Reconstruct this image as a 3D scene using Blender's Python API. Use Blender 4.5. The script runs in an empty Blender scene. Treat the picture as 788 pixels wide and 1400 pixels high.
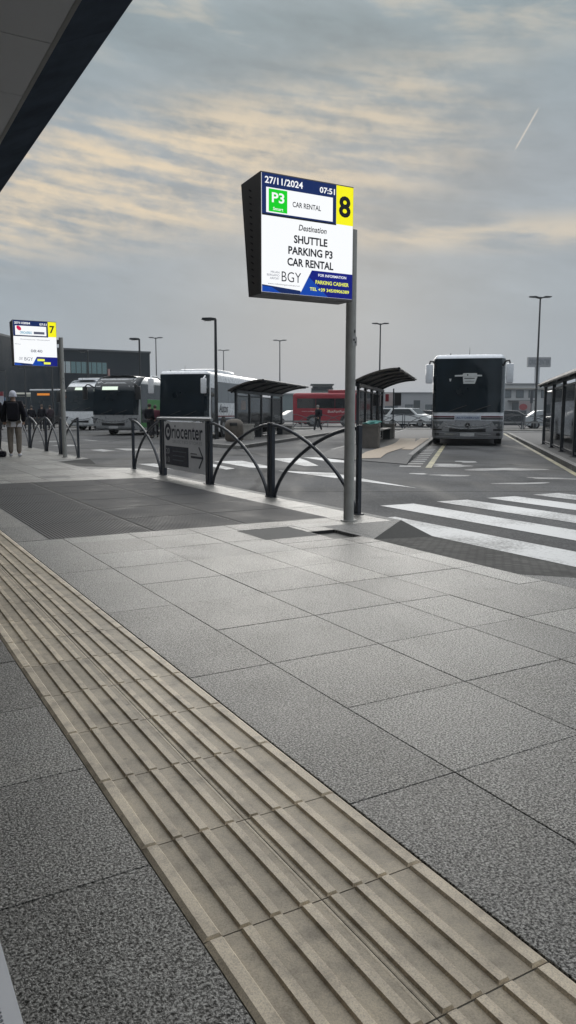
import bpy, bmesh, math, random
from mathutils import Vector, Matrix
random.seed(7)
R = math.radians
scene = bpy.context.scene
C = scene.collection
CAMH = 1.14            # seated eye height above the pavement
ROAD = -0.12           # road lies a kerb below the pavement
PR = R(29.77)          # the pavement runs along this heading
BH = R(13.1)           # the bus bays run along this heading
PD = Matrix.Rotation(PR, 4, 'Z')
FX, FP = 1040.0, R(7.478)

def pw(x, y, z=0.0):
    return PD @ Vector((x, y, z))

def at(px, Y, z=0.0):
    """world point at forward distance Y on the bearing of column px (horizon row)"""
    return Vector(((px - 394) / FX * Y, Y, z))

# ------------------------------------------------------------------ materials
MATS = {}
def nodes_of(name):
    m = bpy.data.materials.new(name); m.use_nodes = True
    nt = m.node_tree
    b = nt.nodes['Principled BSDF']
    return m, nt, b

def N(nt, t, **kw):
    n = nt.nodes.new(t)
    for k, v in kw.items():
        if k == 'ins':
            for a, b in v.items():
                n.inputs[a].default_value = b
        else:
            setattr(n, k, v)
    return n

def ramp(nt, fac, stops):
    r = nt.nodes.new('ShaderNodeValToRGB')
    el = r.color_ramp.elements
    while len(el) < len(stops): el.new(0.5)
    for e, (p, c) in zip(el, stops):
        e.position = p
        e.color = c if len(c) == 4 else (*c, 1)
    nt.links.new(fac, r.inputs[0])
    return r

def mat(name, col, rough=0.5, metal=0.0, var=0.12, scale=6.0, bump=0.0, bscale=60.0, spec=0.5, coat=0.0):
    """a surface with soft blotchy wear in its colour and gloss"""
    if name in MATS: return MATS[name]
    m, nt, b = nodes_of(name)
    tc = N(nt, 'ShaderNodeTexCoord')
    no = N(nt, 'ShaderNodeTexNoise', ins={'Scale': scale, 'Detail': 5.0, 'Roughness': 0.6})
    nt.links.new(tc.outputs['Object'], no.inputs['Vector'])
    lo = tuple(c * (1 - var) for c in col); hi = tuple(min(1, c * (1 + var)) for c in col)
    r = ramp(nt, no.outputs['Fac'], [(0.3, lo), (0.7, hi)])
    nt.links.new(r.outputs[0], b.inputs['Base Color'])
    mr = N(nt, 'ShaderNodeMapRange', ins={'From Min': 0.3, 'From Max': 0.7, 'To Min': max(0.02, rough * 0.8), 'To Max': min(1, rough * 1.2)})
    nt.links.new(no.outputs['Fac'], mr.inputs['Value']); nt.links.new(mr.outputs[0], b.inputs['Roughness'])
    b.inputs['Metallic'].default_value = metal
    b.inputs['Specular IOR Level'].default_value = spec
    b.inputs['Coat Weight'].default_value = coat
    if bump:
        n2 = N(nt, 'ShaderNodeTexNoise', ins={'Scale': bscale, 'Detail': 4.0})
        nt.links.new(tc.outputs['Object'], n2.inputs['Vector'])
        bp = N(nt, 'ShaderNodeBump', ins={'Strength': bump, 'Distance': 0.01})
        nt.links.new(n2.outputs['Fac'], bp.inputs['Height']); nt.links.new(bp.outputs[0], b.inputs['Normal'])
    MATS[name] = m
    return m

def glow(name, col, strength=1.0):
    if name in MATS: return MATS[name]
    m, nt, b = nodes_of(name)
    b.inputs['Base Color'].default_value = (0.02, 0.02, 0.02, 1)
    b.inputs['Roughness'].default_value = 0.4
    b.inputs['Specular IOR Level'].default_value = 0.1
    b.inputs['Emission Color'].default_value = (*col, 1)
    b.inputs['Emission Strength'].default_value = strength
    MATS[name] = m
    return m

def thin_glass(name, tint=(0.93, 0.96, 0.96), dirt=0.06):
    if name in MATS: return MATS[name]
    m, nt, b = nodes_of(name)
    out = nt.nodes['Material Output']
    tr = N(nt, 'ShaderNodeBsdfTransparent'); tr.inputs[0].default_value = (*tint, 1)
    gl = N(nt, 'ShaderNodeBsdfGlossy'); gl.inputs['Roughness'].default_value = 0.04
    df = N(nt, 'ShaderNodeBsdfDiffuse'); df.inputs[0].default_value = (0.3, 0.32, 0.33, 1)
    fr = N(nt, 'ShaderNodeFresnel', ins={'IOR': 1.45})
    tc = N(nt, 'ShaderNodeTexCoord')
    no = N(nt, 'ShaderNodeTexNoise', ins={'Scale': 1.7, 'Detail': 6.0})
    nt.links.new(tc.outputs['Object'], no.inputs['Vector'])
    mr = N(nt, 'ShaderNodeMapRange', ins={'From Min': 0.35, 'From Max': 0.75, 'To Min': dirt * 0.3, 'To Max': dirt})
    nt.links.new(no.outputs['Fac'], mr.inputs['Value'])
    m1 = N(nt, 'ShaderNodeMixShader'); m2 = N(nt, 'ShaderNodeMixShader')
    nt.links.new(mr.outputs[0], m1.inputs[0]); nt.links.new(tr.outputs[0], m1.inputs[1]); nt.links.new(df.outputs[0], m1.inputs[2])
    nt.links.new(fr.outputs[0], m2.inputs[0]); nt.links.new(m1.outputs[0], m2.inputs[1]); nt.links.new(gl.outputs[0], m2.inputs[2])
    nt.links.new(m2.outputs[0], out.inputs['Surface'])
    MATS[name] = m
    return m

def granite(name, base, dark, light, tintattr=True, rough=0.44):
    """hammered granite: mineral speckle, shallow pits, stains, a tone of its own for every slab"""
    m, nt, b = nodes_of(name)
    tc = N(nt, 'ShaderNodeTexCoord')
    v = tc.outputs['Object']
    n1 = N(nt, 'ShaderNodeTexNoise', ins={'Scale': 148.0, 'Detail': 3.0, 'Roughness': 0.64, 'Distortion': 0.4})
    n2 = N(nt, 'ShaderNodeTexNoise', ins={'Scale': 260.0, 'Detail': 2.0, 'Roughness': 0.6})
    n3 = N(nt, 'ShaderNodeTexNoise', ins={'Scale': 2.3, 'Detail': 6.0, 'Roughness': 0.65})
    for n in (n1, n2, n3): nt.links.new(v, n.inputs['Vector'])
    r1 = ramp(nt, n1.outputs['Fac'], [(0.385, dark), (0.5, base), (0.62, light)])
    r2 = ramp(nt, n2.outputs['Fac'], [(0.36, (0.4,) * 3), (0.5, (1.0,) * 3), (0.64, (1.6,) * 3)])
    mx = N(nt, 'ShaderNodeMix', data_type='RGBA', blend_type='MULTIPLY', ins={'Factor': 0.8})
    nt.links.new(r1.outputs[0], mx.inputs[6]); nt.links.new(r2.outputs[0], mx.inputs[7])
    r3 = ramp(nt, n3.outputs['Fac'], [(0.28, (0.62, 0.61, 0.59)), (0.5, (1, 1, 1)), (0.75, (1.2, 1.18, 1.14))])
    my = N(nt, 'ShaderNodeMix', data_type='RGBA', blend_type='MULTIPLY', ins={'Factor': 0.75})
    nt.links.new(mx.outputs[2], my.inputs[6]); nt.links.new(r3.outputs[0], my.inputs[7])
    last = my.outputs[2]
    if tintattr:
        at_ = N(nt, 'ShaderNodeAttribute', attribute_name='tint')
        mz = N(nt, 'ShaderNodeMix', data_type='RGBA', blend_type='MULTIPLY', ins={'Factor': 1.0})
        nt.links.new(last, mz.inputs[6]); nt.links.new(at_.outputs['Color'], mz.inputs[7])
        last = mz.outputs[2]
    # gum spots and drips
    vo = N(nt, 'ShaderNodeTexVoronoi', ins={'Scale': 2.4, 'Randomness': 1.0})
    nt.links.new(v, vo.inputs['Vector'])
    sp = ramp(nt, vo.outputs['Distance'], [(0.03, (0.35,) * 3), (0.05, (1,) * 3)])
    mg = N(nt, 'ShaderNodeMix', data_type='RGBA', blend_type='MULTIPLY', ins={'Factor': 0.6})
    nt.links.new(last, mg.inputs[6]); nt.links.new(sp.outputs[0], mg.inputs[7])
    nt.links.new(mg.outputs[2], b.inputs['Base Color'])
    mr = N(nt, 'ShaderNodeMapRange', ins={'From Min': 0.3, 'From Max': 0.75, 'To Min': rough - 0.06, 'To Max': rough + 0.06})
    nt.links.new(n3.outputs['Fac'], mr.inputs['Value']); nt.links.new(mr.outputs[0], b.inputs['Roughness'])
    rs_ = ramp(nt, n1.outputs['Fac'], [(0.37, (0.1,) * 3), (0.5, (0.45,) * 3), (0.63, (0.85,) * 3)])
    nt.links.new(rs_.outputs[0], b.inputs['Specular IOR Level'])
    bp = N(nt, 'ShaderNodeBump', ins={'Strength': 0.7, 'Distance': 0.003})
    nt.links.new(n1.outputs['Fac'], bp.inputs['Height']); nt.links.new(bp.outputs[0], b.inputs['Normal'])
    MATS[name] = m
    return m

def asphalt():
    m, nt, b = nodes_of('asphalt')
    tc = N(nt, 'ShaderNodeTexCoord'); v = tc.outputs['Object']
    n1 = N(nt, 'ShaderNodeTexNoise', ins={'Scale': 45.0, 'Detail': 4.0, 'Roughness': 0.7})
    n2 = N(nt, 'ShaderNodeTexNoise', ins={'Scale': 0.35, 'Detail': 6.0, 'Roughness': 0.6})
    mp = N(nt, 'ShaderNodeMapping'); mp.inputs['Rotation'].default_value = (0, 0, -BH); mp.inputs['Scale'].default_value = (1.0, 0.16, 1)
    n3 = N(nt, 'ShaderNodeTexNoise', ins={'Scale': 1.1, 'Detail': 5.0, 'Roughness': 0.55, 'Distortion': 0.6})
    nt.links.new(v, mp.inputs['Vector'])
    nt.links.new(v, n1.inputs['Vector']); nt.links.new(v, n2.inputs['Vector']); nt.links.new(mp.outputs[0], n3.inputs['Vector'])
    r1 = ramp(nt, n1.outputs['Fac'], [(0.32, (0.06, 0.061, 0.063)), (0.5, (0.094, 0.095, 0.098)), (0.68, (0.15, 0.15, 0.15))])
    r2 = ramp(nt, n2.outputs['Fac'], [(0.34, (0.6,) * 3), (0.5, (1,) * 3), (0.66, (1.3,) * 3)])
    r3 = ramp(nt, n3.outputs['Fac'], [(0.38, (0.55,) * 3), (0.55, (1.08,) * 3)])
    a = N(nt, 'ShaderNodeMix', data_type='RGBA', blend_type='MULTIPLY', ins={'Factor': 0.9})
    c = N(nt, 'ShaderNodeMix', data_type='RGBA', blend_type='MULTIPLY', ins={'Factor': 0.7})
    nt.links.new(r1.outputs[0], a.inputs[6]); nt.links.new(r2.outputs[0], a.inputs[7])
    nt.links.new(a.outputs[2], c.inputs[6]); nt.links.new(r3.outputs[0], c.inputs[7])
    # sealed cracks
    vo = N(nt, 'ShaderNodeTexVoronoi', feature='DISTANCE_TO_EDGE', ins={'Scale': 0.16})
    wn = N(nt, 'ShaderNodeTexNoise', ins={'Scale': 1.3, 'Detail': 4.0})
    nt.links.new(v, wn.inputs['Vector'])
    wm = N(nt, 'ShaderNodeMix', data_type='RGBA', ins={'Factor': 0.12})
    nt.links.new(v, wm.inputs[6]); nt.links.new(wn.outputs['Color'], wm.inputs[7])
    nt.links.new(wm.outputs[2], vo.inputs['Vector'])
    rc = ramp(nt, vo.outputs['Distance'], [(0.004, (0.45,) * 3), (0.010, (1,) * 3)])
    d = N(nt, 'ShaderNodeMix', data_type='RGBA', blend_type='MULTIPLY', ins={'Factor': 0.8})
    nt.links.new(c.outputs[2], d.inputs[6]); nt.links.new(rc.outputs[0], d.inputs[7])
    nt.links.new(d.outputs[2], b.inputs['Base Color'])
    # damp: gloss follows the blotches
    mr = N(nt, 'ShaderNodeMapRange', ins={'From Min': 0.35, 'From Max': 0.62, 'To Min': 0.62, 'To Max': 0.9})
    b.inputs['Specular IOR Level'].default_value = 0.15
    nt.links.new(n3.outputs['Fac'], mr.inputs['Value']); nt.links.new(mr.outputs[0], b.inputs['Roughness'])
    bp = N(nt, 'ShaderNodeBump', ins={'Strength': 0.5, 'Distance': 0.008})
    nt.links.new(n1.outputs['Fac'], bp.inputs['Height']); nt.links.new(bp.outputs[0], b.inputs['Normal'])
    MATS['asphalt'] = m
    return m

def paint(name, col, under, wear=0.5):
    """road paint with the asphalt showing through where tyres wore it"""
    m, nt, b = nodes_of(name)
    tc = N(nt, 'ShaderNodeTexCoord'); v = tc.outputs['Object']
    n1 = N(nt, 'ShaderNodeTexNoise', ins={'Scale': 28.0, 'Detail': 6.0, 'Roughness': 0.75})
    n2 = N(nt, 'ShaderNodeTexNoise', ins={'Scale': 0.9, 'Detail': 4.0})
    nt.links.new(v, n1.inputs['Vector']); nt.links.new(v, n2.inputs['Vector'])
    ad = N(nt, 'ShaderNodeMath', operation='ADD'); nt.links.new(n1.outputs['Fac'], ad.inputs[0]); nt.links.new(n2.outputs['Fac'], ad.inputs[1])
    r = ramp(nt, ad.outputs[0], [(0.40 + 0.18 * wear, under), (0.58 + 0.18 * wear, col)])
    dv = N(nt, 'ShaderNodeMath', operation='MULTIPLY', ins={1: 0.62})
    nt.links.new(ad.outputs[0], dv.inputs[0]); nt.links.new(dv.outputs[0], r.inputs[0])
    nt.links.new(r.outputs[0], b.inputs['Base Color'])
    b.inputs['Roughness'].default_value = 0.6
    MATS[name] = m
    return m

# ------------------------------------------------------------------ mesh helpers
class MB:
    def __init__(s): s.bm = bmesh.new(); s.tint = None
    def box(s, c, d, rz=0.0, bev=0.0, rot=None):
        m = Matrix.Translation(c) @ (rot if rot is not None else Matrix.Rotation(rz, 4, 'Z')) @ Matrix.Diagonal((*d, 1))
        r = bmesh.ops.create_cube(s.bm, size=1, matrix=m)
        if bev > 0:
            es = list({e for v in r['verts'] for e in v.link_edges})
            bmesh.ops.bevel(s.bm, geom=es, offset=bev, segments=2, affect='EDGES', profile=0.6)
        return s
    def poly(s, pts, z0=None, z1=None):
        """flat polygon (3-D points) or a prism between two heights (2-D points)"""
        if z1 is None:
            vs = [s.bm.verts.new(p) for p in pts]
            s.bm.faces.new(vs); return s
        lo = [s.bm.verts.new((p[0], p[1], z0)) for p in pts]; hi = [s.bm.verts.new((p[0], p[1], z1)) for p in pts]
        n = len(pts)
        s.bm.faces.new(hi); s.bm.faces.new(lo[::-1])
        for i in range(n): s.bm.faces.new((lo[i], lo[(i + 1) % n], hi[(i + 1) % n], hi[i]))
        return s
    def prism_y(s, pts, y0, y1):
        """polygon of (x,z) pushed from y0 to y1"""
        a = [s.bm.verts.new((p[0], y0, p[1])) for p in pts]; b = [s.bm.verts.new((p[0], y1, p[1])) for p in pts]
        n = len(pts)
        s.bm.faces.new(a); s.bm.faces.new(b[::-1])
        for i in range(n): s.bm.faces.new((a[(i + 1) % n], a[i], b[i], b[(i + 1) % n]))
        return s
    def tube(s, pts, rad, n=10, flat=1.0, cap=True):
        pts = [Vector(p) for p in pts]
        rads = rad if isinstance(rad, (list, tuple)) else [rad] * len(pts)
        rings = []
        up = None
        for i, p in enumerate(pts):
            t = (pts[min(i + 1, len(pts) - 1)] - pts[max(i - 1, 0)]).normalized()
            if up is None or abs(up.dot(t)) > 0.99:
                up = Vector((0, 1, 0)) if abs(t.y) < 0.9 else Vector((1, 0, 0))
            sx = t.cross(up).normalized(); up2 = sx.cross(t).normalized(); up = up2
            rings.append([s.bm.verts.new(p + (sx * math.cos(2 * math.pi * k / n) + up2 * math.sin(2 * math.pi * k / n) * flat) * rads[i]) for k in range(n)])
        for a, b in zip(rings, rings[1:]):
            for k in range(n): s.bm.faces.new((a[k], a[(k + 1) % n], b[(k + 1) % n], b[k]))
        if cap:
            s.bm.faces.new(rings[0][::-1]); s.bm.faces.new(rings[-1])
        return s
    def lathe_x(s, prof, c, n=20):
        """profile of (radius, x) turned about an axis along x through c"""
        rings = [[s.bm.verts.new((c[0] + x, c[1] + r * math.cos(2 * math.pi * k / n), c[2] + r * math.sin(2 * math.pi * k / n))) for k in range(n)] for r, x in prof]
        for a, b in zip(rings, rings[1:]):
            for k in range(n): s.bm.faces.new((a[k], a[(k + 1) % n], b[(k + 1) % n], b[k]))
        s.bm.faces.new(rings[0][::-1]); s.bm.faces.new(rings[-1])
        return s
    def disc_y(s, c, r, y0, y1, n=24, sx=1.0):
        return s.prism_y([(c[0] + r * sx * math.cos(2 * math.pi * k / n), c[1] + r * math.sin(2 * math.pi * k / n)) for k in range(n)], y0, y1)
    def grid(s, P, thick=None):
        """surface through a grid of points; with thick = vector, a closed slab"""
        g = [[s.bm.verts.new(p) for p in row] for row in P]
        a, b = len(g), len(g[0])
        for i in range(a - 1):
            for j in range(b - 1): s.bm.faces.new((g[i][j], g[i][j + 1], g[i + 1][j + 1], g[i + 1][j]))
        if thick is not None:
            t = Vector(thick)
            h = [[s.bm.verts.new(Vector(p) + t) for p in row] for row in P]
            for i in range(a - 1):
                for j in range(b - 1): s.bm.faces.new((h[i][j], h[i + 1][j], h[i + 1][j + 1], h[i][j + 1]))
            for i in range(a - 1):
                s.bm.faces.new((g[i][0], g[i + 1][0], h[i + 1][0], h[i][0])); s.bm.faces.new((g[i][-1], h[i][-1], h[i + 1][-1], g[i + 1][-1]))
            for j in range(b - 1):
                s.bm.faces.new((g[0][j], h[0][j], h[0][j + 1], g[0][j + 1])); s.bm.faces.new((g[-1][j], g[-1][j + 1], h[-1][j + 1], h[-1][j]))
        return s
    def build(s, name, material, parent=None, smooth=None, recalc=True):
        if recalc: bmesh.ops.recalc_face_normals(s.bm, faces=s.bm.faces[:])
        me = bpy.data.meshes.new(name); s.bm.to_mesh(me); s.bm.free()
        if material: me.materials.append(material)
        o = bpy.data.objects.new(name, me); C.objects.link(o)
        if parent: o.parent = parent
        if smooth:
            for p in me.polygons: p.use_smooth = True
            try: me.set_sharp_from_angle(angle=R(smooth))
            except Exception: pass
        return o

def tag(o, label=None, cat=None, group=None, kind=None):
    if label: o['label'] = label
    if cat: o['category'] = cat
    if group: o['group'] = group
    if kind: o['kind'] = kind
    return o

def thing(name, loc, rz, label, cat, group=None):
    o = bpy.data.objects.new(name, None); C.objects.link(o)
    o.empty_display_size = 0.2
    o.location = loc; o.rotation_euler = (0, 0, rz)
    return tag(o, label, cat, group)

KIDS = {}
def copy_tree(o, parent=None):
    c = o.copy(); C.objects.link(c)
    if parent: c.parent = parent
    for ch in [x for x in bpy.data.objects if x.parent == o]:
        copy_tree(ch, c)
    return c

def place_copy(o, loc, rz, label, group=None):
    c = copy_tree(o); c.location = loc; c.rotation_euler = (0, 0, rz); c['label'] = label
    if group: c['group'] = group
    return c

def text(s, parent, material, cx, cz, h, w=None, y=0.0, bold=0.0, align='C', shear=0.0, name='lettering', depth=0.002, tilt=None):
    """letters standing in the x-z plane, read from -y, fitted to a height and width"""
    cu = bpy.data.curves.new('t', 'FONT'); cu.body = s; cu.size = 1.0; cu.offset = bold; cu.shear = shear
    cu.resolution_u = 3
    o = bpy.data.objects.new('t', cu); C.objects.link(o)
    bpy.context.view_layer.update()
    me = bpy.data.meshes.new_from_object(o.evaluated_get(bpy.context.evaluated_depsgraph_get()))
    bpy.data.objects.remove(o); bpy.data.curves.remove(cu)
    xs = [v.co.x for v in me.vertices]; ys = [v.co.y for v in me.vertices]
    x0, x1, y0, y1 = min(xs), max(xs), min(ys), max(ys)
    k = h / (y1 - y0); kx = (w / (x1 - x0)) if w else k
    for v in me.vertices:
        X = (v.co.x - x0) * kx; Z = (v.co.y - (y0 + y1) / 2) * k
        if align == 'C': X -= (x1 - x0) * kx / 2
        elif align == 'R': X -= (x1 - x0) * kx
        v.co = (cx + X, y, cz + Z)
    bm = bmesh.new(); bm.from_mesh(me)
    bmesh.ops.remove_doubles(bm, verts=bm.verts, dist=1e-6)
    bm.to_mesh(me); bm.free()
    me.name = name
    me.materials.clear(); me.materials.append(material)
    ob = bpy.data.objects.new(name, me); C.objects.link(ob); ob.parent = parent
    return ob

# ------------------------------------------------------------------ palette
M_white_metal = mat('white_coach_paint', (0.76, 0.78, 0.81), 0.28, var=0.06, coat=0.4)
M_silver = mat('silver_paint', (0.36, 0.375, 0.39), 0.3, metal=0.3, var=0.08, coat=0.3)
M_black = mat('black_plastic', (0.018, 0.019, 0.021), 0.45)
M_glassdark = mat('dark_tinted_glass', (0.009, 0.016, 0.022), 0.05, var=0.4, scale=0.7, spec=0.42)
M_sideglass = mat('side_tinted_glass', (0.012, 0.015, 0.018), 0.06, var=0.2, spec=0.6)
M_fence = mat('blue_black_fence_paint', (0.022, 0.028, 0.040), 0.38, var=0.2, spec=0.55)
M_shelter = mat('dark_shelter_steel', (0.020, 0.024, 0.030), 0.45, var=0.2)
M_pole = mat('galvanised_grey_pole', (0.36, 0.36, 0.345), 0.5, metal=0.2, var=0.14, scale=9, bump=0.05)
M_tyre = mat('tyre_rubber', (0.015, 0.015, 0.016), 0.8)
M_rim = mat('wheel_rim', (0.22, 0.23, 0.24), 0.4, metal=0.6)
M_chrome = mat('chrome_trim', (0.6, 0.62, 0.64), 0.22, metal=0.8)
M_lampglass = mat('headlight_lens', (0.12, 0.13, 0.14), 0.1, metal=0.2)
M_concrete = mat('concrete', (0.30, 0.29, 0.27), 0.8, var=0.2, scale=5, bump=0.15)
M_concdark = mat('weathered_concrete', (0.10, 0.092, 0.084), 0.8, var=0.25, scale=5, bump=0.15)
M_kerb = granite('kerb_granite', (0.20, 0.197, 0.19), (0.07, 0.07, 0.068), (0.36, 0.355, 0.345), tintattr=False, rough=0.68)
M_housing = mat('display_housing', (0.11, 0.105, 0.104), 0.5, var=0.15)
M_asphalt = asphalt()
M_mark = paint('white_road_paint', (0.60, 0.605, 0.605), (0.17, 0.17, 0.17), 0.45)
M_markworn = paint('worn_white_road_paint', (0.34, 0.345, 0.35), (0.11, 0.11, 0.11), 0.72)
M_yellow = paint('worn_yellow_road_paint', (0.42, 0.38, 0.22), (0.13, 0.13, 0.12), 0.6)

# ------------------------------------------------------------------ ground
def rects_minus(r, holes):
    out = [r]
    for h in holes:
        nx = []
        for a in out:
            x0, y0, x1, y1 = a
            if h[0] >= x1 or h[2] <= x0 or h[1] >= y1 or h[3] <= y0: nx.append(a); continue
            if h[1] > y0: nx.append((x0, y0, x1, h[1])); y0 = h[1]
            if h[3] < y1: nx.append((x0, h[3], x1, y1)); y1 = h[3]
            if h[0] > x0: nx.append((x0, y0, h[0], y1))
            if h[2] < x1: nx.append((h[2], y0, x1, y1))
        out = nx
    return [a for a in out if a[2] - a[0] > 0.03 and a[3] - a[1] > 0.03]

def slab_set(rs, name, material, gap=0.0017, top=0.0, ch=0.002, drop=0.02, tint=(0.68, 1.25), jit=0.0012):
    bm = bmesh.new()
    lay = bm.loops.layers.float_color.new('tint')
    for (x0, y0, x1, y1) in rs:
        t = random.uniform(*tint)
        w = random.uniform(-0.012, 0.012)
        dz = random.uniform(-jit, jit)
        a0, b0, a1, b1 = x0 + gap, y0 + gap, x1 - gap, y1 - gap
        z = top + dz
        o = [bm.verts.new(p) for p in ((a0, b0, z - ch), (a1, b0, z - ch), (a1, b1, z - ch), (a0, b1, z - ch))]
        i = [bm.verts.new(p) for p in ((a0 + ch, b0 + ch, z), (a1 - ch, b0 + ch, z), (a1 - ch, b1 - ch, z), (a0 + ch, b1 - ch, z))]
        d = [bm.verts.new((v.co.x, v.co.y, top - drop)) for v in o]
        fs = [bm.faces.new(i)]
        for k in range(4):
            fs.append(bm.faces.new((o[k], o[(k + 1) % 4], i[(k + 1) % 4], i[k])))
            fs.append(bm.faces.new((d[k], d[(k + 1) % 4], o[(k + 1) % 4], o[k])))
        for f in fs:
            for l in f.loops: l[lay] = (t * (1 + w), t, t * (1 - w), 1)
    me = bpy.data.meshes.new(name); bm.to_mesh(me); bm.free()
    me.materials.append(material)
    ob = bpy.data.objects.new(name, me); C.objects.link(ob)
    ob.rotation_euler = (0, 0, PR)
    return ob

KX = 5.06      # outer face of the kerb, pavement frame
GRATE = (1.48, 6.92, 4.47, 12.75)
STRIP = (0.592, -4.0, 1.2016, 60.0)
DARKSLAB = (3.18, 5.95, 3.75, 6.56)
COVER = (3.75, 5.70, 4.15, 6.19)
RAMP = (4.06, 2.9, KX, 6.4)
PLATE = (2.86, 13.44, 3.30, 13.84)
RAMP2 = (4.1, 15.2, KX, 18.7)
XL = [0.592 - 0.6107 * k for k in range(0, 9)][::-1]
XR = [1.2016, 1.607, 2.214, 2.81, 3.215, 3.82, 4.43, 4.93]
holes = [GRATE, DARKSLAB, COVER, RAMP, PLATE, RAMP2]
rs = []
Y0 = 1.733 - 0.6107 * 8
for cols in (XL, XR):
    for a, b in zip(cols, cols[1:]):
        per = 1.2214 if (a == 1.2016) else 0.6107
        y = Y0
        while y < 46:
            rs += rects_minus((a, y, b, y + per), holes)
            y += per
M_gran = granite('hammered_granite', (0.17, 0.165, 0.153), (0.020, 0.019, 0.017), (0.46, 0.448, 0.42))
tag(slab_set(rs, 'pavement', M_gran), kind='structure')
# flared pieces of paving either side of the dropped kerb
mb = MB()
for pts in ([(4.063, 2.9), (4.93, 2.9), (4.063, 3.79)], [(4.063, 5.535), (5.052, 6.398), (4.063, 6.398)], [(4.1, 15.2), (4.95, 15.2), (4.1, 16.1)], [(4.103, 17.805), (5.052, 18.698), (4.103, 18.698)]):
    mb.poly([(p[0], p[1]) for p in pts], -0.03, -0.001)
o = mb.build('pavement_corner', M_kerb); o.rotation_euler = (0, 0, PR); tag(o, kind='structure')
# bedding under the joints
o = MB().box((0.34, 20.5, -0.075), (9.18, 52, 0.13)).build('pavement_bed', mat('joint_mortar', (0.10, 0.098, 0.092), 0.9))
bm = bmesh.new(); bm.from_mesh(o.data)
for v in bm.verts: v.co.z = -0.012 if v.co.z > -0.075 else -0.3
bm.to_mesh(o.data); bm.free()
# the bed stops short of the two dropped kerbs
o2 = o; bpy.data.objects.remove(o2)
mb = MB()
for r_ in rects_minus((-4.25, -5.5, 4.93, 46.5), [RAMP, RAMP2, COVER]):
    mb.poly([(r_[0], r_[1]), (r_[2], r_[1]), (r_[2], r_[3]), (r_[0], r_[3])], -0.3, -0.0042)
o = mb.build('pavement_bed', mat('joint_mortar', (0.10, 0.098, 0.092), 0.9)); o.rotation_euler = (0, 0, PR); tag(o, kind='structure')
# kerb stones
mb = MB()
def kerb_run(x0, x1, ya, yb, top=0.0, step=1.0):
    y = ya
    while y < yb - 0.05:
        e = min(y + step, yb)
        mb.box(((x0 + x1) / 2, (y + e) / 2, top - 0.15), (x1 - x0 - 0.004, e - y - 0.006, 0.3), bev=0.012)
        y = e
kerb_run(4.93, KX, 6.4, 15.2); kerb_run(4.93, KX, 18.7, 46); kerb_run(4.93, KX, -5, 2.9)
o = mb.build('kerb', M_kerb); o.rotation_euler = (0, 0, PR); tag(o, kind='structure')

# dropped kerb: small setts falling to the road, with flares
def sett_mat():
    m, nt, b = nodes_of('dark_setts')
    tc = N(nt, 'ShaderNodeTexCoord')
    br = N(nt, 'ShaderNodeTexBrick', ins={'Scale': 1.0, 'Mortar Size': 0.006, 'Brick Width': 0.1, 'Row Height': 0.05, 'Bias': 0.0,
           'Color1': (0.08, 0.079, 0.077, 1), 'Color2': (0.12, 0.117, 0.112, 1), 'Mortar': (0.05, 0.05, 0.048, 1)})
    nt.links.new(tc.outputs['Object'], br.inputs['Vector'])
    no = N(nt, 'ShaderNodeTexNoise', ins={'Scale': 3.0, 'Detail': 5.0}); nt.links.new(tc.outputs['Object'], no.inputs['Vector'])
    r = ramp(nt, no.outputs['Fac'], [(0.3, (0.7,) * 3), (0.7, (1.15,) * 3)])
    mx = N(nt, 'ShaderNodeMix', data_type='RGBA', blend_type='MULTIPLY', ins={'Factor': 1.0})
    nt.links.new(br.outputs['Color'], mx.inputs[6]); nt.links.new(r.outputs[0], mx.inputs[7])
    nt.links.new(mx.outputs[2], b.inputs['Base Color']); b.inputs['Roughness'].default_value = 0.85; b.inputs['Specular IOR Level'].default_value = 0.2
    bp = N(nt, 'ShaderNodeBump', ins={'Strength': 0.8, 'Distance': 0.006}); bp.invert = True
    nt.links.new(br.outputs['Fac'], bp.inputs['Height']); nt.links.new(bp.outputs[0], b.inputs['Normal'])
    return m
M_sett = sett_mat()
M_patch = mat('dark_asphalt_patch', (0.08, 0.08, 0.078), 0.95, var=0.2, scale=30, bump=0.4, bscale=90, spec=0.05)
def dropped(a, y0, y1, y2, y3, name):
    zr = ROAD + 0.012
    mb = MB()
    mb.poly([(a, y1, -0.004), (KX, y1 - 0.35, zr), (KX, y2 + 0.35, zr), (a, y2, -0.004)])
    o = mb.build(name, M_sett); o.rotation_euler = (0, 0, PR); tag(o, kind='structure')
    mb = MB()
    mb.poly([(a, y2, -0.004), (KX, y2 + 0.35, zr), (KX, y3, -0.004)])
    mb.poly([(a, y1, -0.004), (KX, y0, -0.004), (KX, y1 - 0.35, zr)])
    o = mb.build(name + '_flare', M_patch); o.rotation_euler = (0, 0, PR); tag(o, kind='structure')
dropped(4.06, 2.9, 3.79, 5.53, 6.4, 'kerb_ramp')
dropped(4.1, 15.2, 16.1, 17.8, 18.7, 'kerb_ramp')

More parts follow.
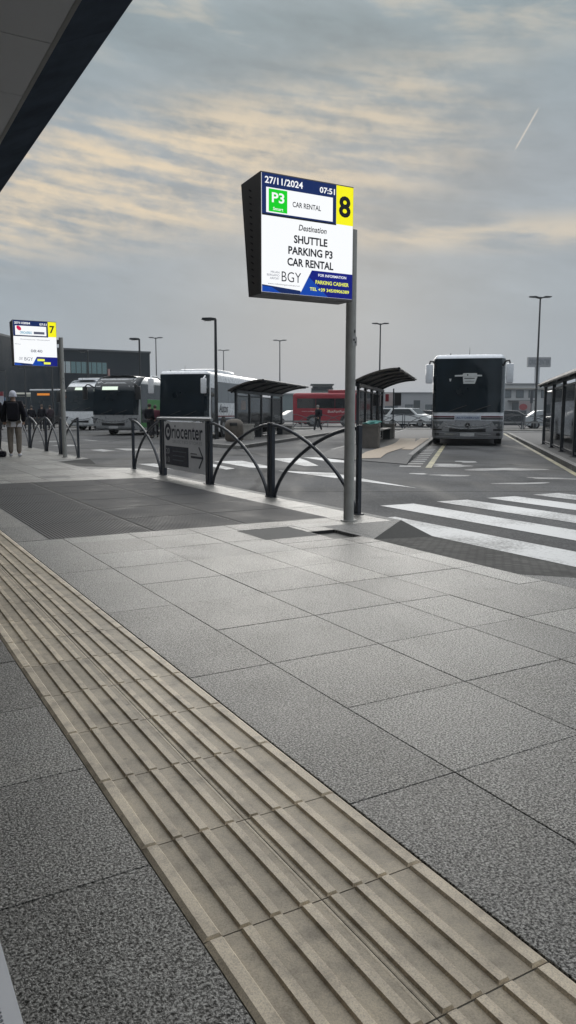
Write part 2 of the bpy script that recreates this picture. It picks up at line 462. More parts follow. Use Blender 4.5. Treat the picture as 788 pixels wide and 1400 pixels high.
# ribbed guiding strip: bars, bevelled margins, a joint down the middle
def tactile_mat():
    m, nt, b = nodes_of('beige_tactile_concrete')
    tc = N(nt, 'ShaderNodeTexCoord'); v = tc.outputs['Object']
    n1 = N(nt, 'ShaderNodeTexNoise', ins={'Scale': 240.0, 'Detail': 3.0, 'Roughness': 0.7})
    n2 = N(nt, 'ShaderNodeTexNoise', ins={'Scale': 9.0, 'Detail': 6.0, 'Roughness': 0.65})
    mp = N(nt, 'ShaderNodeMapping'); mp.inputs['Scale'].default_value = (18, 2.5, 1)
    n3 = N(nt, 'ShaderNodeTexNoise', ins={'Scale': 1.0, 'Detail': 4.0})
    nt.links.new(v, n1.inputs['Vector']); nt.links.new(v, n2.inputs['Vector']); nt.links.new(v, mp.inputs['Vector']); nt.links.new(mp.outputs[0], n3.inputs['Vector'])
    r1 = ramp(nt, n1.outputs['Fac'], [(0.3, (0.50, 0.415, 0.315)), (0.55, (0.77, 0.66, 0.505)), (0.75, (0.85, 0.735, 0.57))])
    r2 = ramp(nt, n2.outputs['Fac'], [(0.32, (0.55, 0.54, 0.53)), (0.5, (0.97, 0.97, 0.97)), (0.68, (1.12, 1.12, 1.1))])
    r3 = ramp(nt, n3.outputs['Fac'], [(0.34, (0.84,) * 3), (0.55, (1.08,) * 3)])
    a = N(nt, 'ShaderNodeMix', data_type='RGBA', blend_type='MULTIPLY', ins={'Factor': 0.9})
    c = N(nt, 'ShaderNodeMix', data_type='RGBA', blend_type='MULTIPLY', ins={'Factor': 0.8})
    nt.links.new(r1.outputs[0], a.inputs[6]); nt.links.new(r2.outputs[0], a.inputs[7])
    nt.links.new(a.outputs[2], c.inputs[6]); nt.links.new(r3.outputs[0], c.inputs[7])
    at_ = N(nt, 'ShaderNodeAttribute', attribute_name='tint')
    d = N(nt, 'ShaderNodeMix', data_type='RGBA', blend_type='MULTIPLY', ins={'Factor': 1.0})
    nt.links.new(c.outputs[2], d.inputs[6]); nt.links.new(at_.outputs['Color'], d.inputs[7])
    vo = N(nt, 'ShaderNodeTexVoronoi', ins={'Scale': 6.0}); nt.links.new(v, vo.inputs['Vector'])
    sp = ramp(nt, vo.outputs['Distance'], [(0.03, (0.3,) * 3), (0.06, (1,) * 3)])
    e = N(nt, 'ShaderNodeMix', data_type='RGBA', blend_type='MULTIPLY', ins={'Factor': 0.7})
    nt.links.new(d.outputs[2], e.inputs[6]); nt.links.new(sp.outputs[0], e.inputs[7])
    nt.links.new(e.outputs[2], b.inputs['Base Color']); b.inputs['Roughness'].default_value = 0.5
    bp = N(nt, 'ShaderNodeBump', ins={'Strength': 0.35, 'Distance': 0.002})
    nt.links.new(n1.outputs['Fac'], bp.inputs['Height']); nt.links.new(bp.outputs[0], b.inputs['Normal'])
    return m
def tactile():
    bm = bmesh.new(); lay = bm.loops.layers.float_color.new('tint')
    zb, zt = -0.002, 0.0055          # channel floor and bar top
    def prism(sec, y0, y1, t, cap=0.004):
        lo = [bm.verts.new((x, y0 + (cap if z > zb else 0), z)) for x, z in sec]; hi = [bm.verts.new((x, y1 - (cap if z > zb else 0), z)) for x, z in sec]
        fs = [bm.faces.new((lo[i], lo[i + 1], hi[i + 1], hi[i])) for i in range(len(sec) - 1)]
        fs += [bm.faces.new(lo[::-1]), bm.faces.new(hi)]
        for f in fs:
            for l in f.loops: l[lay] = (t, t, t, 1)
    bars = [0.7125, 0.790, 0.8675, 0.944, 1.018, 1.092]
    y = 0.994 - 0.4085 * 9
    while y < 46:
        ya, yb = y + 0.002, y + 0.4085 - 0.002
        for xa, xb in ((0.594, 0.8955), (0.8975, 1.200)):
            t = random.uniform(0.84, 1.1)
            f = bm.faces.new([bm.verts.new(p) for p in ((xa, ya, zb), (xb, ya, zb), (xb, yb, zb), (xa, yb, zb))])
            for l in f.loops: l[lay] = (t * 0.64, t * 0.635, t * 0.62, 1)  # channel floor tinted darker: groove shade and dirt put into the colour
            for e0, e1, dn in (((xa, ya), (xb, ya), 0), ((xb, ya), (xb, yb), 0), ((xb, yb), (xa, yb), 0), ((xa, yb), (xa, ya), 0)):
                f = bm.faces.new([bm.verts.new(p) for p in ((*e0, zb), (*e1, zb), (*e1, -0.02), (*e0, -0.02))])
                for l in f.loops: l[lay] = (t * 0.5,) * 3 + (1,)
            if xa < 0.8:
                prism([(xa, zb), (xa + 0.012, zt), (xa + 0.040, zt), (xa + 0.046, zb)], ya + 0.001, yb - 0.001, t * 1.03)
                prism([(xb - 0.010, zb), (xb - 0.007, zb + 0.0007), (xb - 0.003, zb + 0.0007), (xb - 0.001, zb)], ya, yb, t * 0.85)
            else:
                prism([(xb - 0.046, zb), (xb - 0.040, zt), (xb - 0.012, zt), (xb, zb)], ya + 0.001, yb - 0.001, t * 1.03)
                prism([(xa + 0.001, zb), (xa + 0.003, zb + 0.0007), (xa + 0.007, zb + 0.0007), (xa + 0.010, zb)], ya, yb, t * 0.85)
            for b_ in bars:
                if xa < b_ < xb:
                    prism([(b_ - 0.031, zb), (b_ - 0.027, zt), (b_ - 0.004, zt), (b_, zb)], ya + 0.002, yb - 0.002, t, 0.002)
        y += 0.4085
    bmesh.ops.recalc_face_normals(bm, faces=bm.faces[:])
    me = bpy.data.meshes.new('tactile_path'); bm.to_mesh(me); bm.free(); me.materials.append(tactile_mat())
    o = bpy.data.objects.new('tactile_path', me); C.objects.link(o); o.rotation_euler = (0, 0, PR)
    tag(o, kind='structure')
tactile()

# dark floor grating: panels of close ribs in a shallow frame
def grating():
    root = thing('floor_grating', pw(0, 0), PR, 'large dark metal floor grating let into the pale paving', 'grating')
    x0, y0, x1, y1 = GRATE
    M = mat('dark_grating_steel', (0.115, 0.116, 0.12), 0.55, var=0.28, scale=2.2, spec=0.22)
    nx, ny = 3, 6
    mb = MB()
    pwid, plen = (x1 - x0) / nx, (y1 - y0) / ny
    for i in range(nx):
        for j in range(ny):
            a, b = x0 + i * pwid + 0.004, y0 + j * plen + 0.004
            mb.box((a + pwid / 2 - 0.004, b + plen / 2 - 0.004, -0.012), (pwid - 0.008, plen - 0.008, 0.012))
            n = int((pwid - 0.02) / 0.032)
            for k in range(n):
                xx = a + 0.012 + (k + 0.5) * (pwid - 0.032) / n
                mb.box((xx, b + plen / 2 - 0.004, -0.003), (0.017, plen - 0.02, 0.008))
    mb.build('rib_panel', M, root)
    mb = MB()
    for c, d in ((((x0 + x1) / 2, y0 + 0.001, -0.012), (x1 - x0, 0.014, 0.025)), (((x0 + x1) / 2, y1 - 0.001, -0.012), (x1 - x0, 0.014, 0.025)),
                 ((x0 + 0.001, (y0 + y1) / 2, -0.012), (0.014, y1 - y0 - 0.02, 0.025)), ((x1 - 0.001, (y0 + y1) / 2, -0.012), (0.014, y1 - y0 - 0.02, 0.025))):
        mb.box(c, d)
    mb.build('frame', mat('grating_frame', (0.09, 0.09, 0.095), 0.4, metal=0.5), root)
grating()
def small_covers():
    o = MB().poly([(DARKSLAB[0] + .004, DARKSLAB[1] + .004), (DARKSLAB[2] - .004, DARKSLAB[1] + .004), (DARKSLAB[2] - .004, DARKSLAB[3] - .004), (DARKSLAB[0] + .004, DARKSLAB[3] - .004)], -0.02, -0.002).build('access_cover', mat('grey_filled_cover', (0.125, 0.124, 0.12), 0.8, var=0.2, scale=30, bump=0.4, bscale=90))
    o.rotation_euler = (0, 0, PR); tag(o, 'dark grey square filled cover flush with the paving beside the sunken cover', 'cover')
    root = thing('manhole_cover', pw(0, 0), PR, 'sunken dark square cover in a recess at the foot of the sign pole', 'cover')
    x0, y0, x1, y1 = COVER
    mb = MB(); mb.box(((x0 + x1) / 2, (y0 + y1) / 2, -0.052), (x1 - x0, y1 - y0, 0.04)); mb.build('tray', mat('cover_iron', (0.12, 0.118, 0.113), 0.6, metal=0.3, var=0.4, scale=12, bump=0.3), root)
    mb = MB()
    t = 0.012
    for c, d in ((((x0 + x1) / 2, y0 + t / 2, -0.045), (x1 - x0, t, 0.088)), (((x0 + x1) / 2, y1 - t / 2, -0.045), (x1 - x0, t, 0.088)),
                 ((x0 + t / 2, (y0 + y1) / 2, -0.045), (t, y1 - y0 - 2 * t, 0.088)), ((x1 - t / 2, (y0 + y1) / 2, -0.045), (t, y1 - y0 - 2 * t, 0.088))):
        mb.box(c, d)
    mb.build('frame', M_black, root)
    x0, y0, x1, y1 = PLATE
    o = MB().poly([(x0 + .004, y0 + .004), (x1 - .004, y0 + .004), (x1 - .004, y1 - .004), (x0 + .004, y1 - .004)], -0.02, -0.001).build('access_cover', mat('plate_iron', (0.08, 0.08, 0.082), 0.5, metal=0.3))
    o.rotation_euler = (0, 0, PR); tag(o, 'small dark iron plate in the pale paving beyond the grating', 'cover')
small_covers()

# road, far ground
def sheet(name, pts, z, material, rz=0.0):
    o = MB().poly([(p[0], p[1], z) for p in pts]).build(name, material, recalc=False)
    if o.data.polygons[0].normal.z < 0:
        o.data.flip_normals()
    o.rotation_euler = (0, 0, rz); tag(o, kind='structure'); return o
sheet('road', [(-900, -200), (900, -200), (900, 2500), (-900, 2500)], ROAD, M_asphalt)

# zebra and other paint (pavement frame)
def marks(name, polys, material, z=ROAD + 0.004):
    mb = MB()
    for p in polys: mb.poly([(q[0], q[1], z) for q in p])
    o = mb.build(name, material, recalc=False)
    bm = bmesh.new(); bm.from_mesh(o.data)
    for f in bm.faces:
        if f.normal.z < 0: f.normal_flip()
    bm.to_mesh(o.data); bm.free()
    o.rotation_euler = (0, 0, PR); tag(o, kind='structure')
bars = []
for i, x in enumerate((5.10, 6.17, 7.16, 8.12, 9.08, 10.05, 11.02)):
    w = 0.57 if i == 0 else 0.56
    bars.append([(x, 3.2), (x + w, 3.25), (x + w, 8.25 if i else 7.3), (x + 0.01, 8.28 if i else 7.3)])
marks('zebra_marking', bars, M_mark)
marks('lane_marking', [
    [(7.98, 14.4), (8.07, 11.8), (8.17, 9.9), (8.36, 11.47), (8.70, 13.3), (8.35, 13.75)],
    [(8.04, 17.9), (7.86, 15.5), (8.15, 15.15), (8.38, 15.25), (8.8, 17.8)],
    [(7.3, 17.2), (7.13, 15.2), (7.43, 15.4), (7.62, 17.0)],
    [(9.85, 18.2), (9.2, 15.3), (9.55, 15.25), (10.3, 17.0), (10.75, 18.2)],
    [(10.95, 18.3), (10.6, 16.2), (10.8, 15.9), (11.15, 16.2), (11.4, 18.2)],
    [(6.02, 17.9), (6.04, 16.7), (6.19, 15.2), (6.36, 15.6), (6.42, 17.8)],
], M_mark)
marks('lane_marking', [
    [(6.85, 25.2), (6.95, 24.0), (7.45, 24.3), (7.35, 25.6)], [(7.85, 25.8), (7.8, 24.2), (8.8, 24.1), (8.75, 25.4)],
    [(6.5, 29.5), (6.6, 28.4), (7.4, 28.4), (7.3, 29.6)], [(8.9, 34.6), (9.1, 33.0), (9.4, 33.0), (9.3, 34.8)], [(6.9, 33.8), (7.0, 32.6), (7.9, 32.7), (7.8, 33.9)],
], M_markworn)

# bay frame: heading BH; s along the bay, t to its right
DX, DY = math.sin(BH), math.cos(BH)
def bay(p, s, t, z=0.0):
    return Vector((p[0] + DX * s + DY * t, p[1] + DY * s - DX * t, z))

def wmarks(name, polys, material, z=ROAD + 0.004):
    mb = MB()
    for p in polys: mb.poly([(q[0], q[1], z) for q in p])
    o = mb.build(name, material, recalc=False)
    bm = bmesh.new(); bm.from_mesh(o.data)
    for f in bm.faces:
        if f.normal.z < 0: f.normal_flip()
    bm.to_mesh(o.data); bm.free(); tag(o, kind='structure')
def along(p, s0, s1, t0, t1):
    return [bay(p, s0, t0), bay(p, s1, t0), bay(p, s1, t1), bay(p, s0, t1)]
PB = (3.15, 17.45)     # yellow line beside the middle island
hatch = [along(PB, 0.2 + 0.95 * k, 0.55 + 0.95 * k, -0.62, -0.12) for k in range(12)]
wmarks('bay_marking', hatch, M_markworn)
wmarks('bay_marking', [along(PB, 0.0, 14.0, 0.0, 0.14), along((5.95, 15.5), -3, 32.0, -0.12, 0.0)], M_yellow)

# scuffed remains of old paint in the bay mouth
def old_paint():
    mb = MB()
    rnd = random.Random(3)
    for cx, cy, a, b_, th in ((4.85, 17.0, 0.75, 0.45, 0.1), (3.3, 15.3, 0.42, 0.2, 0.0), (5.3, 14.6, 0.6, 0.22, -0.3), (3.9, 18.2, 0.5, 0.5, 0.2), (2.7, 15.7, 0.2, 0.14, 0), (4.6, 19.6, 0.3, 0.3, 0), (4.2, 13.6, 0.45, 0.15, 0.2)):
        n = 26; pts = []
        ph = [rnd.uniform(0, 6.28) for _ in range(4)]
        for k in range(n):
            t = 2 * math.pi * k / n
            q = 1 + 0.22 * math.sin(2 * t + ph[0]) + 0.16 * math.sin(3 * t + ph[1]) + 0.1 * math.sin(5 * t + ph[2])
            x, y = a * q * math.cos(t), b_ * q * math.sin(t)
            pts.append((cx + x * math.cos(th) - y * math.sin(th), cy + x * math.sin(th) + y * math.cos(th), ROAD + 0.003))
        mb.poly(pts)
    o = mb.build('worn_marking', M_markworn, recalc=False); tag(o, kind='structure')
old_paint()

# ------------------------------------------------------------------ boarding islands
M_island = mat('island_asphalt', (0.095, 0.094, 0.094), 0.75, var=0.2, scale=8, bump=0.3)
M_pink = mat('worn_pinkish_paving', (0.42, 0.345, 0.27), 0.75, var=0.18, scale=14, bump=0.2)
def island(name, p0, L, tl, tr, nose=2.2, pads=True, flush=False):
    """p0 = foot of first shelter post line, island from s=-nose to L"""
    out = [bay(p0, -nose, tr), bay(p0, L, tr), bay(p0, L, tl), bay(p0, -nose + 2.4, tl)]
    mb = MB()
    if flush:
        zn = ROAD + 0.016
        lo = [(bay(p0, -nose, tr, zn), bay(p0, -nose + 2.4, tl, zn)), (bay(p0, -nose + 2.2, tr, -0.002), bay(p0, -nose + 4.3, tl, -0.002)), (bay(p0, L, tr, -0.002), bay(p0, L, tl, -0.002))]
        mb.grid([list(r_) for r_ in lo], thick=(0, 0, -0.2))
    else: mb.poly([(q.x, q.y) for q in out], ROAD - 0.2, -0.002)
    o = mb.build('boarding_island', M_island); tag(o, kind='structure')
    # kerb stones round the edge
    mb = MB()
    def run(a, b):
        d = b - a; n = max(1, int(d.length / 1.0)); u = d / n
        ang = math.atan2(d.y, d.x)
        for k in range(n):
            c = a + u * (k + 0.5)
            mb.box((c.x, c.y, -0.104), (u.length - 0.008, 0.15, 0.22), rz=ang, bev=0.012)
    w = 0.075
    e_ = 2.2 if flush else 0.0
    run(bay(p0, -nose + e_, tr - w), bay(p0, L, tr - w)); run(bay(p0, -nose + 2.4 + .1 + e_ * 0.9, tl + w), bay(p0, L, tl + w))
    a, b = bay(p0, -nose + 0.02, tr - 0.16), bay(p0, -nose + 2.4 + 0.02, tl + 0.02)
    d = (b - a).normalized(); nrm = Vector((-d.y, d.x, 0)) * -w
    if not flush: run(a + nrm * 1.05, b + nrm * 1.05)
    o = mb.build('island_kerb', M_kerb); tag(o, kind='structure')
    if pads:
        mb = MB()
        s = -nose
        cl = []
        for k in range(31):
            u = k / 30
            cl.append((-nose + 1.5 + u * 13.5, 1.36 + 0.16 * math.sin(u * 5.0 - 1.2), 0.34))
        def zpad(a_, t_):
            f = (a_ - (-nose + (tr - t_) / (tr - tl) * 2.4)) / 2.1
            return 0.014 + (ROAD + 0.016) * (1 - max(0.0, min(1.0, f)))
        P = [[bay(p0, a_, t_ - h_, zpad(a_, t_ - h_)), bay(p0, a_, t_ + h_, zpad(a_, t_ + h_))] for a_, t_, h_ in cl]
        mb.grid(P)
        mb.poly([bay(p0, -3.2, tr - 0.55, 0.012), bay(p0, -3.2, tr - 0.2, 0.012), bay(p0, 7.5, tr - 0.2, 0.012), bay(p0, 7.5, tr - 0.55, 0.012)])
        o = mb.build('island_paving', M_pink, recalc=True); tag(o, kind='structure')
        for f in o.data.polygons:
            pass
IB, IM, IC = (2.45, 27.0), (-2.27, 33.4), (9.3, 27.8)
island('B', IB, 26, -0.35, 2.35, nose=8.2, flush=True)
island('M', IM, 24, -0.35, 2.3, nose=7.0, pads=False)
island('C', (9.3 - DX * 13.5, 27.8 - DY * 13.5), 30, -0.45, 2.6, nose=3.5, pads=False)
# broad kerbed strip and service road behind the bays
def strip_behind():
    P = (16.4, 53.4)
    mb = MB(); mb.poly([(q.x, q.y) for q in (bay(P, -0.5, -40), bay(P, 1.3, -40), bay(P, 1.3, 40), bay(P, -0.5, 40))], ROAD - 0.1, -0.01)
    o = mb.build('kerb_strip', M_concrete); tag(o, kind='structure')
    wmarks('lane_marking', [along(P, 7.0, 7.2, -45, 60), along(P, -3.2, -2.4, -45, 50)], M_markworn)
strip_behind()

# ------------------------------------------------------------------ canopy and terminal at the photographer's back
def canopy():
    root = thing('terminal_canopy', pw(0, 0), PR, 'large dark grey canopy overhanging the pavement at the upper left', 'canopy')
    M_soff = mat('soffit_panel', (0.50, 0.51, 0.53), 0.45, var=0.05, scale=1.5)
    M_fas = mat('canopy_edge_metal', (0.055, 0.068, 0.09), 0.85, var=0.2, scale=2, spec=0.0)
    zi = CAMH + 3.2; xi = 0.554 * 3.2; xo = 0.666 * 3.45; zo = CAMH + 3.45
    mb = MB()
    y = 7.24 - 1.29 * 12
    while y < 40:
        for a, b in ((-4.6, -2.05), (-2.04, xi - 0.03)):
            mb.box(((a + b) / 2, y + 0.645, zi + 0.05), (b - a, 1.28, 0.1), bev=0.004)
        y += 1.29
    mb.build('soffit', M_soff, root)
    mb = MB(); mb.prism_y([(xi - 0.03, zi - 0.005), (xi, zi - 0.02), (xi, zi + 0.1), (xi - 0.03, zi + 0.1)], -8.3, 40); mb.build('edge_trim', mat('edge_trim', (0.4, 0.41, 0.42), 0.35, metal=0.4), root)
    mb = MB()
    y = 7.24 - 1.29 * 12
    while y < 40:
        mb.prism_y([(xi + 0.004, zi + 0.0), (xo, zo), (xo, zo + 0.45), (xi + 0.004, zo + 0.45)], y + 0.003, y + 2.577)
        y += 2.58
    mb.build('fascia', M_fas, root)
    mb = MB(); mb.box((-1.2, 15.8, zo + 0.5), (6.8, 48, 0.08)); mb.build('roof_deck', M_black, root)
    # unseen terminal wall behind the seats, added to cut light and darken reflections
    root = thing('terminal_building', pw(0, 0), PR, 'unseen dark glazed terminal wall behind the canopy, along the back of the pavement', 'building')
    mb = MB(); mb.box((-4.6, 15, 3.4), (0.3, 60, 7.6)); mb.box((-4.9, 15, 9.0), (0.3, 60, 6.0)); mb.build('wall', mat('terminal_cladding', (0.06, 0.065, 0.07), 0.4, var=0.1), root)
    mb = MB()
    for k in range(22): mb.box((-4.43, -12 + 2.4 * k, 1.7), (0.03, 2.25, 2.9))
    mb.build('window', M_glassdark, root)
canopy()

# ------------------------------------------------------------------ the seat's white perforated panel
def bench():
    A, B = Vector((0.1194, 0.765)), Vector((0.1194, 0.915))
    root = thing('metal_bench', pw(-0.17, 0.3, 0), PR, 'white perforated metal bench in the bottom left corner', 'bench')
    M = mat('white_powder_coat', (0.88, 0.89, 0.93), 0.3, var=0.02, spec=0.7)
    bm = bmesh.new()
    x1 = 0.289; L0, L1 = -0.9, 1.0; z = 0.5; pit = 0.0062
    def cell(cx, cy, s, r):
        o = [bm.verts.new((cx + a * s, cy + b * s, z)) for a, b in ((1, 0), (1, 1), (0, 1), (-1, 1), (-1, 0), (-1, -1), (0, -1), (1, -1))]
        i = [bm.verts.new((cx + r * math.cos(k * math.pi / 4), cy + r * math.sin(k * math.pi / 4), z)) for k in range(8)]
        for k in range(8): bm.faces.new((o[k], o[(k + 1) % 8], i[(k + 1) % 8], i[k]))
    edge = 0.017
    nx, yA, yB = 22, 0.30, 0.66
    y = yA; 
    while y < yB:
        for k in range(nx): cell(x1 - edge - pit * (k + 0.5), y + pit / 2, pit / 2, pit * 0.42)
        y += pit
    xl = x1 - edge - pit * nx
    for (a, b, c, d) in ((x1 - edge, L0, x1, L1), (-0.2, L0, xl, L1), (xl, L0, x1 - edge, yA), (xl, y, x1 - edge, L1)):
        bm.faces.new([bm.verts.new(p) for p in ((a, b, z), (c, b, z), (c, d, z), (a, d, z))])
    bmesh.ops.remove_doubles(bm, verts=bm.verts, dist=1e-5)
    mb = MB(); mb.bm.free(); mb.bm = bm
    o = mb.build('seat', M, root)
    md = o.modifiers.new('thick', 'SOLIDIFY'); md.thickness = 0.003; md.offset = -1
    mb = MB(); mb.box((0.05, 0.05, 0.477), (0.47, 1.88, 0.036)); 
    mb2 = MB(); mb2.box((x1 - 0.004, 0.05, 0.484), (0.006, 1.9, 0.026)); mb2.build('seat_edge', M, root)
    mb.bm.free()
    mb = MB(); mb.box((0.04, 0.05, 0.44), (0.44, 1.86, 0.02)); mb.build('seat_frame', M_black, root)
    for yy in (-0.7, 0.8):
        mb = MB(); mb.box((0.04, yy, 0.215), (0.05, 0.05, 0.43)); mb.build('leg', M_black, root)
bench()

# ------------------------------------------------------------------ arch barriers
def arch_pts(L, H, flip=False, n=14, p=1.55):
    pts = []
    for k in range(n + 1):
        a = math.pi / 2 * k / n
        x = L * math.sin(a) ** (2 / p); z = H * math.cos(a) ** (2 / p)
        pts.append(((L - x) if flip else x, 0, z))
    return pts
def arch_barrier(L, loc, rz, label, group=None, H=1.0):
    """posts at both ends (local y axis = run), two flat arches crossing between them"""
    root = thing('arch_barrier', loc, rz, label, 'barrier', group)
    for e in (0.045, L - 0.045):
        mb = MB(); mb.box((e, 0, H / 2), (0.05, 0.05, H), bev=0.006); mb.box((e, 0, 0.006), (0.09, 0.10, 0.012)); mb.build('post', M_fence, root)
    for f in (False, True):
        pts = [(0.08 + p[0] * (L - 0.16) / L, p[1] + (0.012 if f else -0.012), p[2] + 0.0) for p in arch_pts(L, H - 0.03, f)]
        mb = MB(); mb.tube(pts, 0.023, 8); mb.build('arch', M_fence, root, smooth=40)
    return root
RZB = PR + math.pi / 2      # local x of a barrier runs along the pavement
FXP = 4.90
rows = [(6.93, 9.03, 'black arched barrier nearest, beside the tall sign pole', 1.0), (9.03, 11.06, 'black arched barrier right of the grey shopping centre board', 1.0),
        (13.17, 14.87, 'short black arched barrier left of the grey shopping centre board', 1.0),
        (19.05, 20.93, 'black arched barrier just behind the left display pole', 1.0), (20.93, 22.71, 'black arched barrier second from the left display pole', 1.0), (22.71, 25.0, 'black arched barrier beside the legs of the person in the cap', 1.0),
        (25.05, 27.1, 'far left black arched barrier behind the person at the edge', 1.0)]
for a, b, lab, h in rows:
    arch_barrier(b - a, pw(FXP, a), RZB, lab, 'arched barriers along the kerb', 1.0)
# board between two posts
def board():
    L = 2.06
    root = thing('sign_board', pw(FXP, 13.13), RZB + math.pi, 'grey shopping centre board with round logo and arrow, hung between fence posts', 'sign')
    for e in (0.05, L - 0.05):
        mb = MB(); mb.box((e, 0, 0.5), (0.1, 0.06, 1.0), bev=0.006); mb.box((e, 0, 0.006), (0.14, 0.12, 0.012)); mb.build('post', M_fence, root)
    mb = MB(); mb.tube([(-0.25, 0, 1.02), (L + 0.1, 0, 1.02)], 0.028, 10); mb.build('top_rail', mat('bare_rail', (0.3, 0.31, 0.32), 0.35, metal=0.5), root, smooth=50)
    pn = MB().box((L / 2, 0, 0.555), (L - 0.2, 0.03, 0.83), bev=0.004).build('panel', mat('grey_sign_panel', (0.66, 0.66, 0.68), 0.5, var=0.06), root)
    y = -0.018
    K = mat('navy_sign_print', (0.022, 0.026, 0.045), 0.5)
    W2 = mat('pale_sign_print', (0.36, 0.37, 0.39), 0.5)
    x0 = 0.1
    ring = MB(); n = 32
    P = [[(x0 + 0.2 + r * 0.15 * math.cos(2 * math.pi * k / n), y, 0.79 + r * 0.15 * math.sin(2 * math.pi * k / n)) for r in (0.58, 1.0)] for k in range(n + 1)]
    ring.grid(P); ring.disc_y((x0 + 0.215, 0.80), 0.04, y - 0.001, y + 0.002, 12)
    ring.build('logo', K, pn)
    text('riocenter', pn, K, x0 + 0.38, 0.80, 0.235, 1.36, y, 0.012, 'L')
    text('SELECTED STORES', pn, W2, x0 + 0.42, 0.63, 0.05, 1.3, y, 0.0, 'L')
    mb = MB(); mb.box((x0 + 0.60, y + 0.001, 0.38), (1.06, 0.004, 0.33)); mb.build('print_block', K, pn)
    mb = MB()
    for r_, (c, w) in enumerate(((0.46, 0.62), (0.385, 0.55), (0.31, 0.5))):
        mb.box((x0 + 0.42 + w / 2, y - 0.003, c), (w, 0.001, 0.018))
    mb.build('small_print', mat('small_print', (0.11, 0.12, 0.15), 0.5), pn)
    text('20', pn, W2, x0 + 0.1, 0.455, 0.1, 0.17, y - 0.003, 0.005, 'L'); text('10', pn, W2, x0 + 0.12, 0.305, 0.1, 0.15, y - 0.003, 0.005, 'L')
    mb = MB(); mb.box((x0 + 1.48, y, 0.40), (0.48, 0.003, 0.035)); mb.box((x0 + 1.36, y, 0.455), (0.26, 0.003, 0.014))
    for s in (-1, 1):
        mb.prism_y([(x0 + 1.76, 0.40), (x0 + 1.72, 0.40), (x0 + 1.56, 0.40 + s * 0.165), (x0 + 1.59, 0.40 + s * 0.18)], y - 0.0015, y + 0.001)
    mb.build('arrow', K, pn)
board()

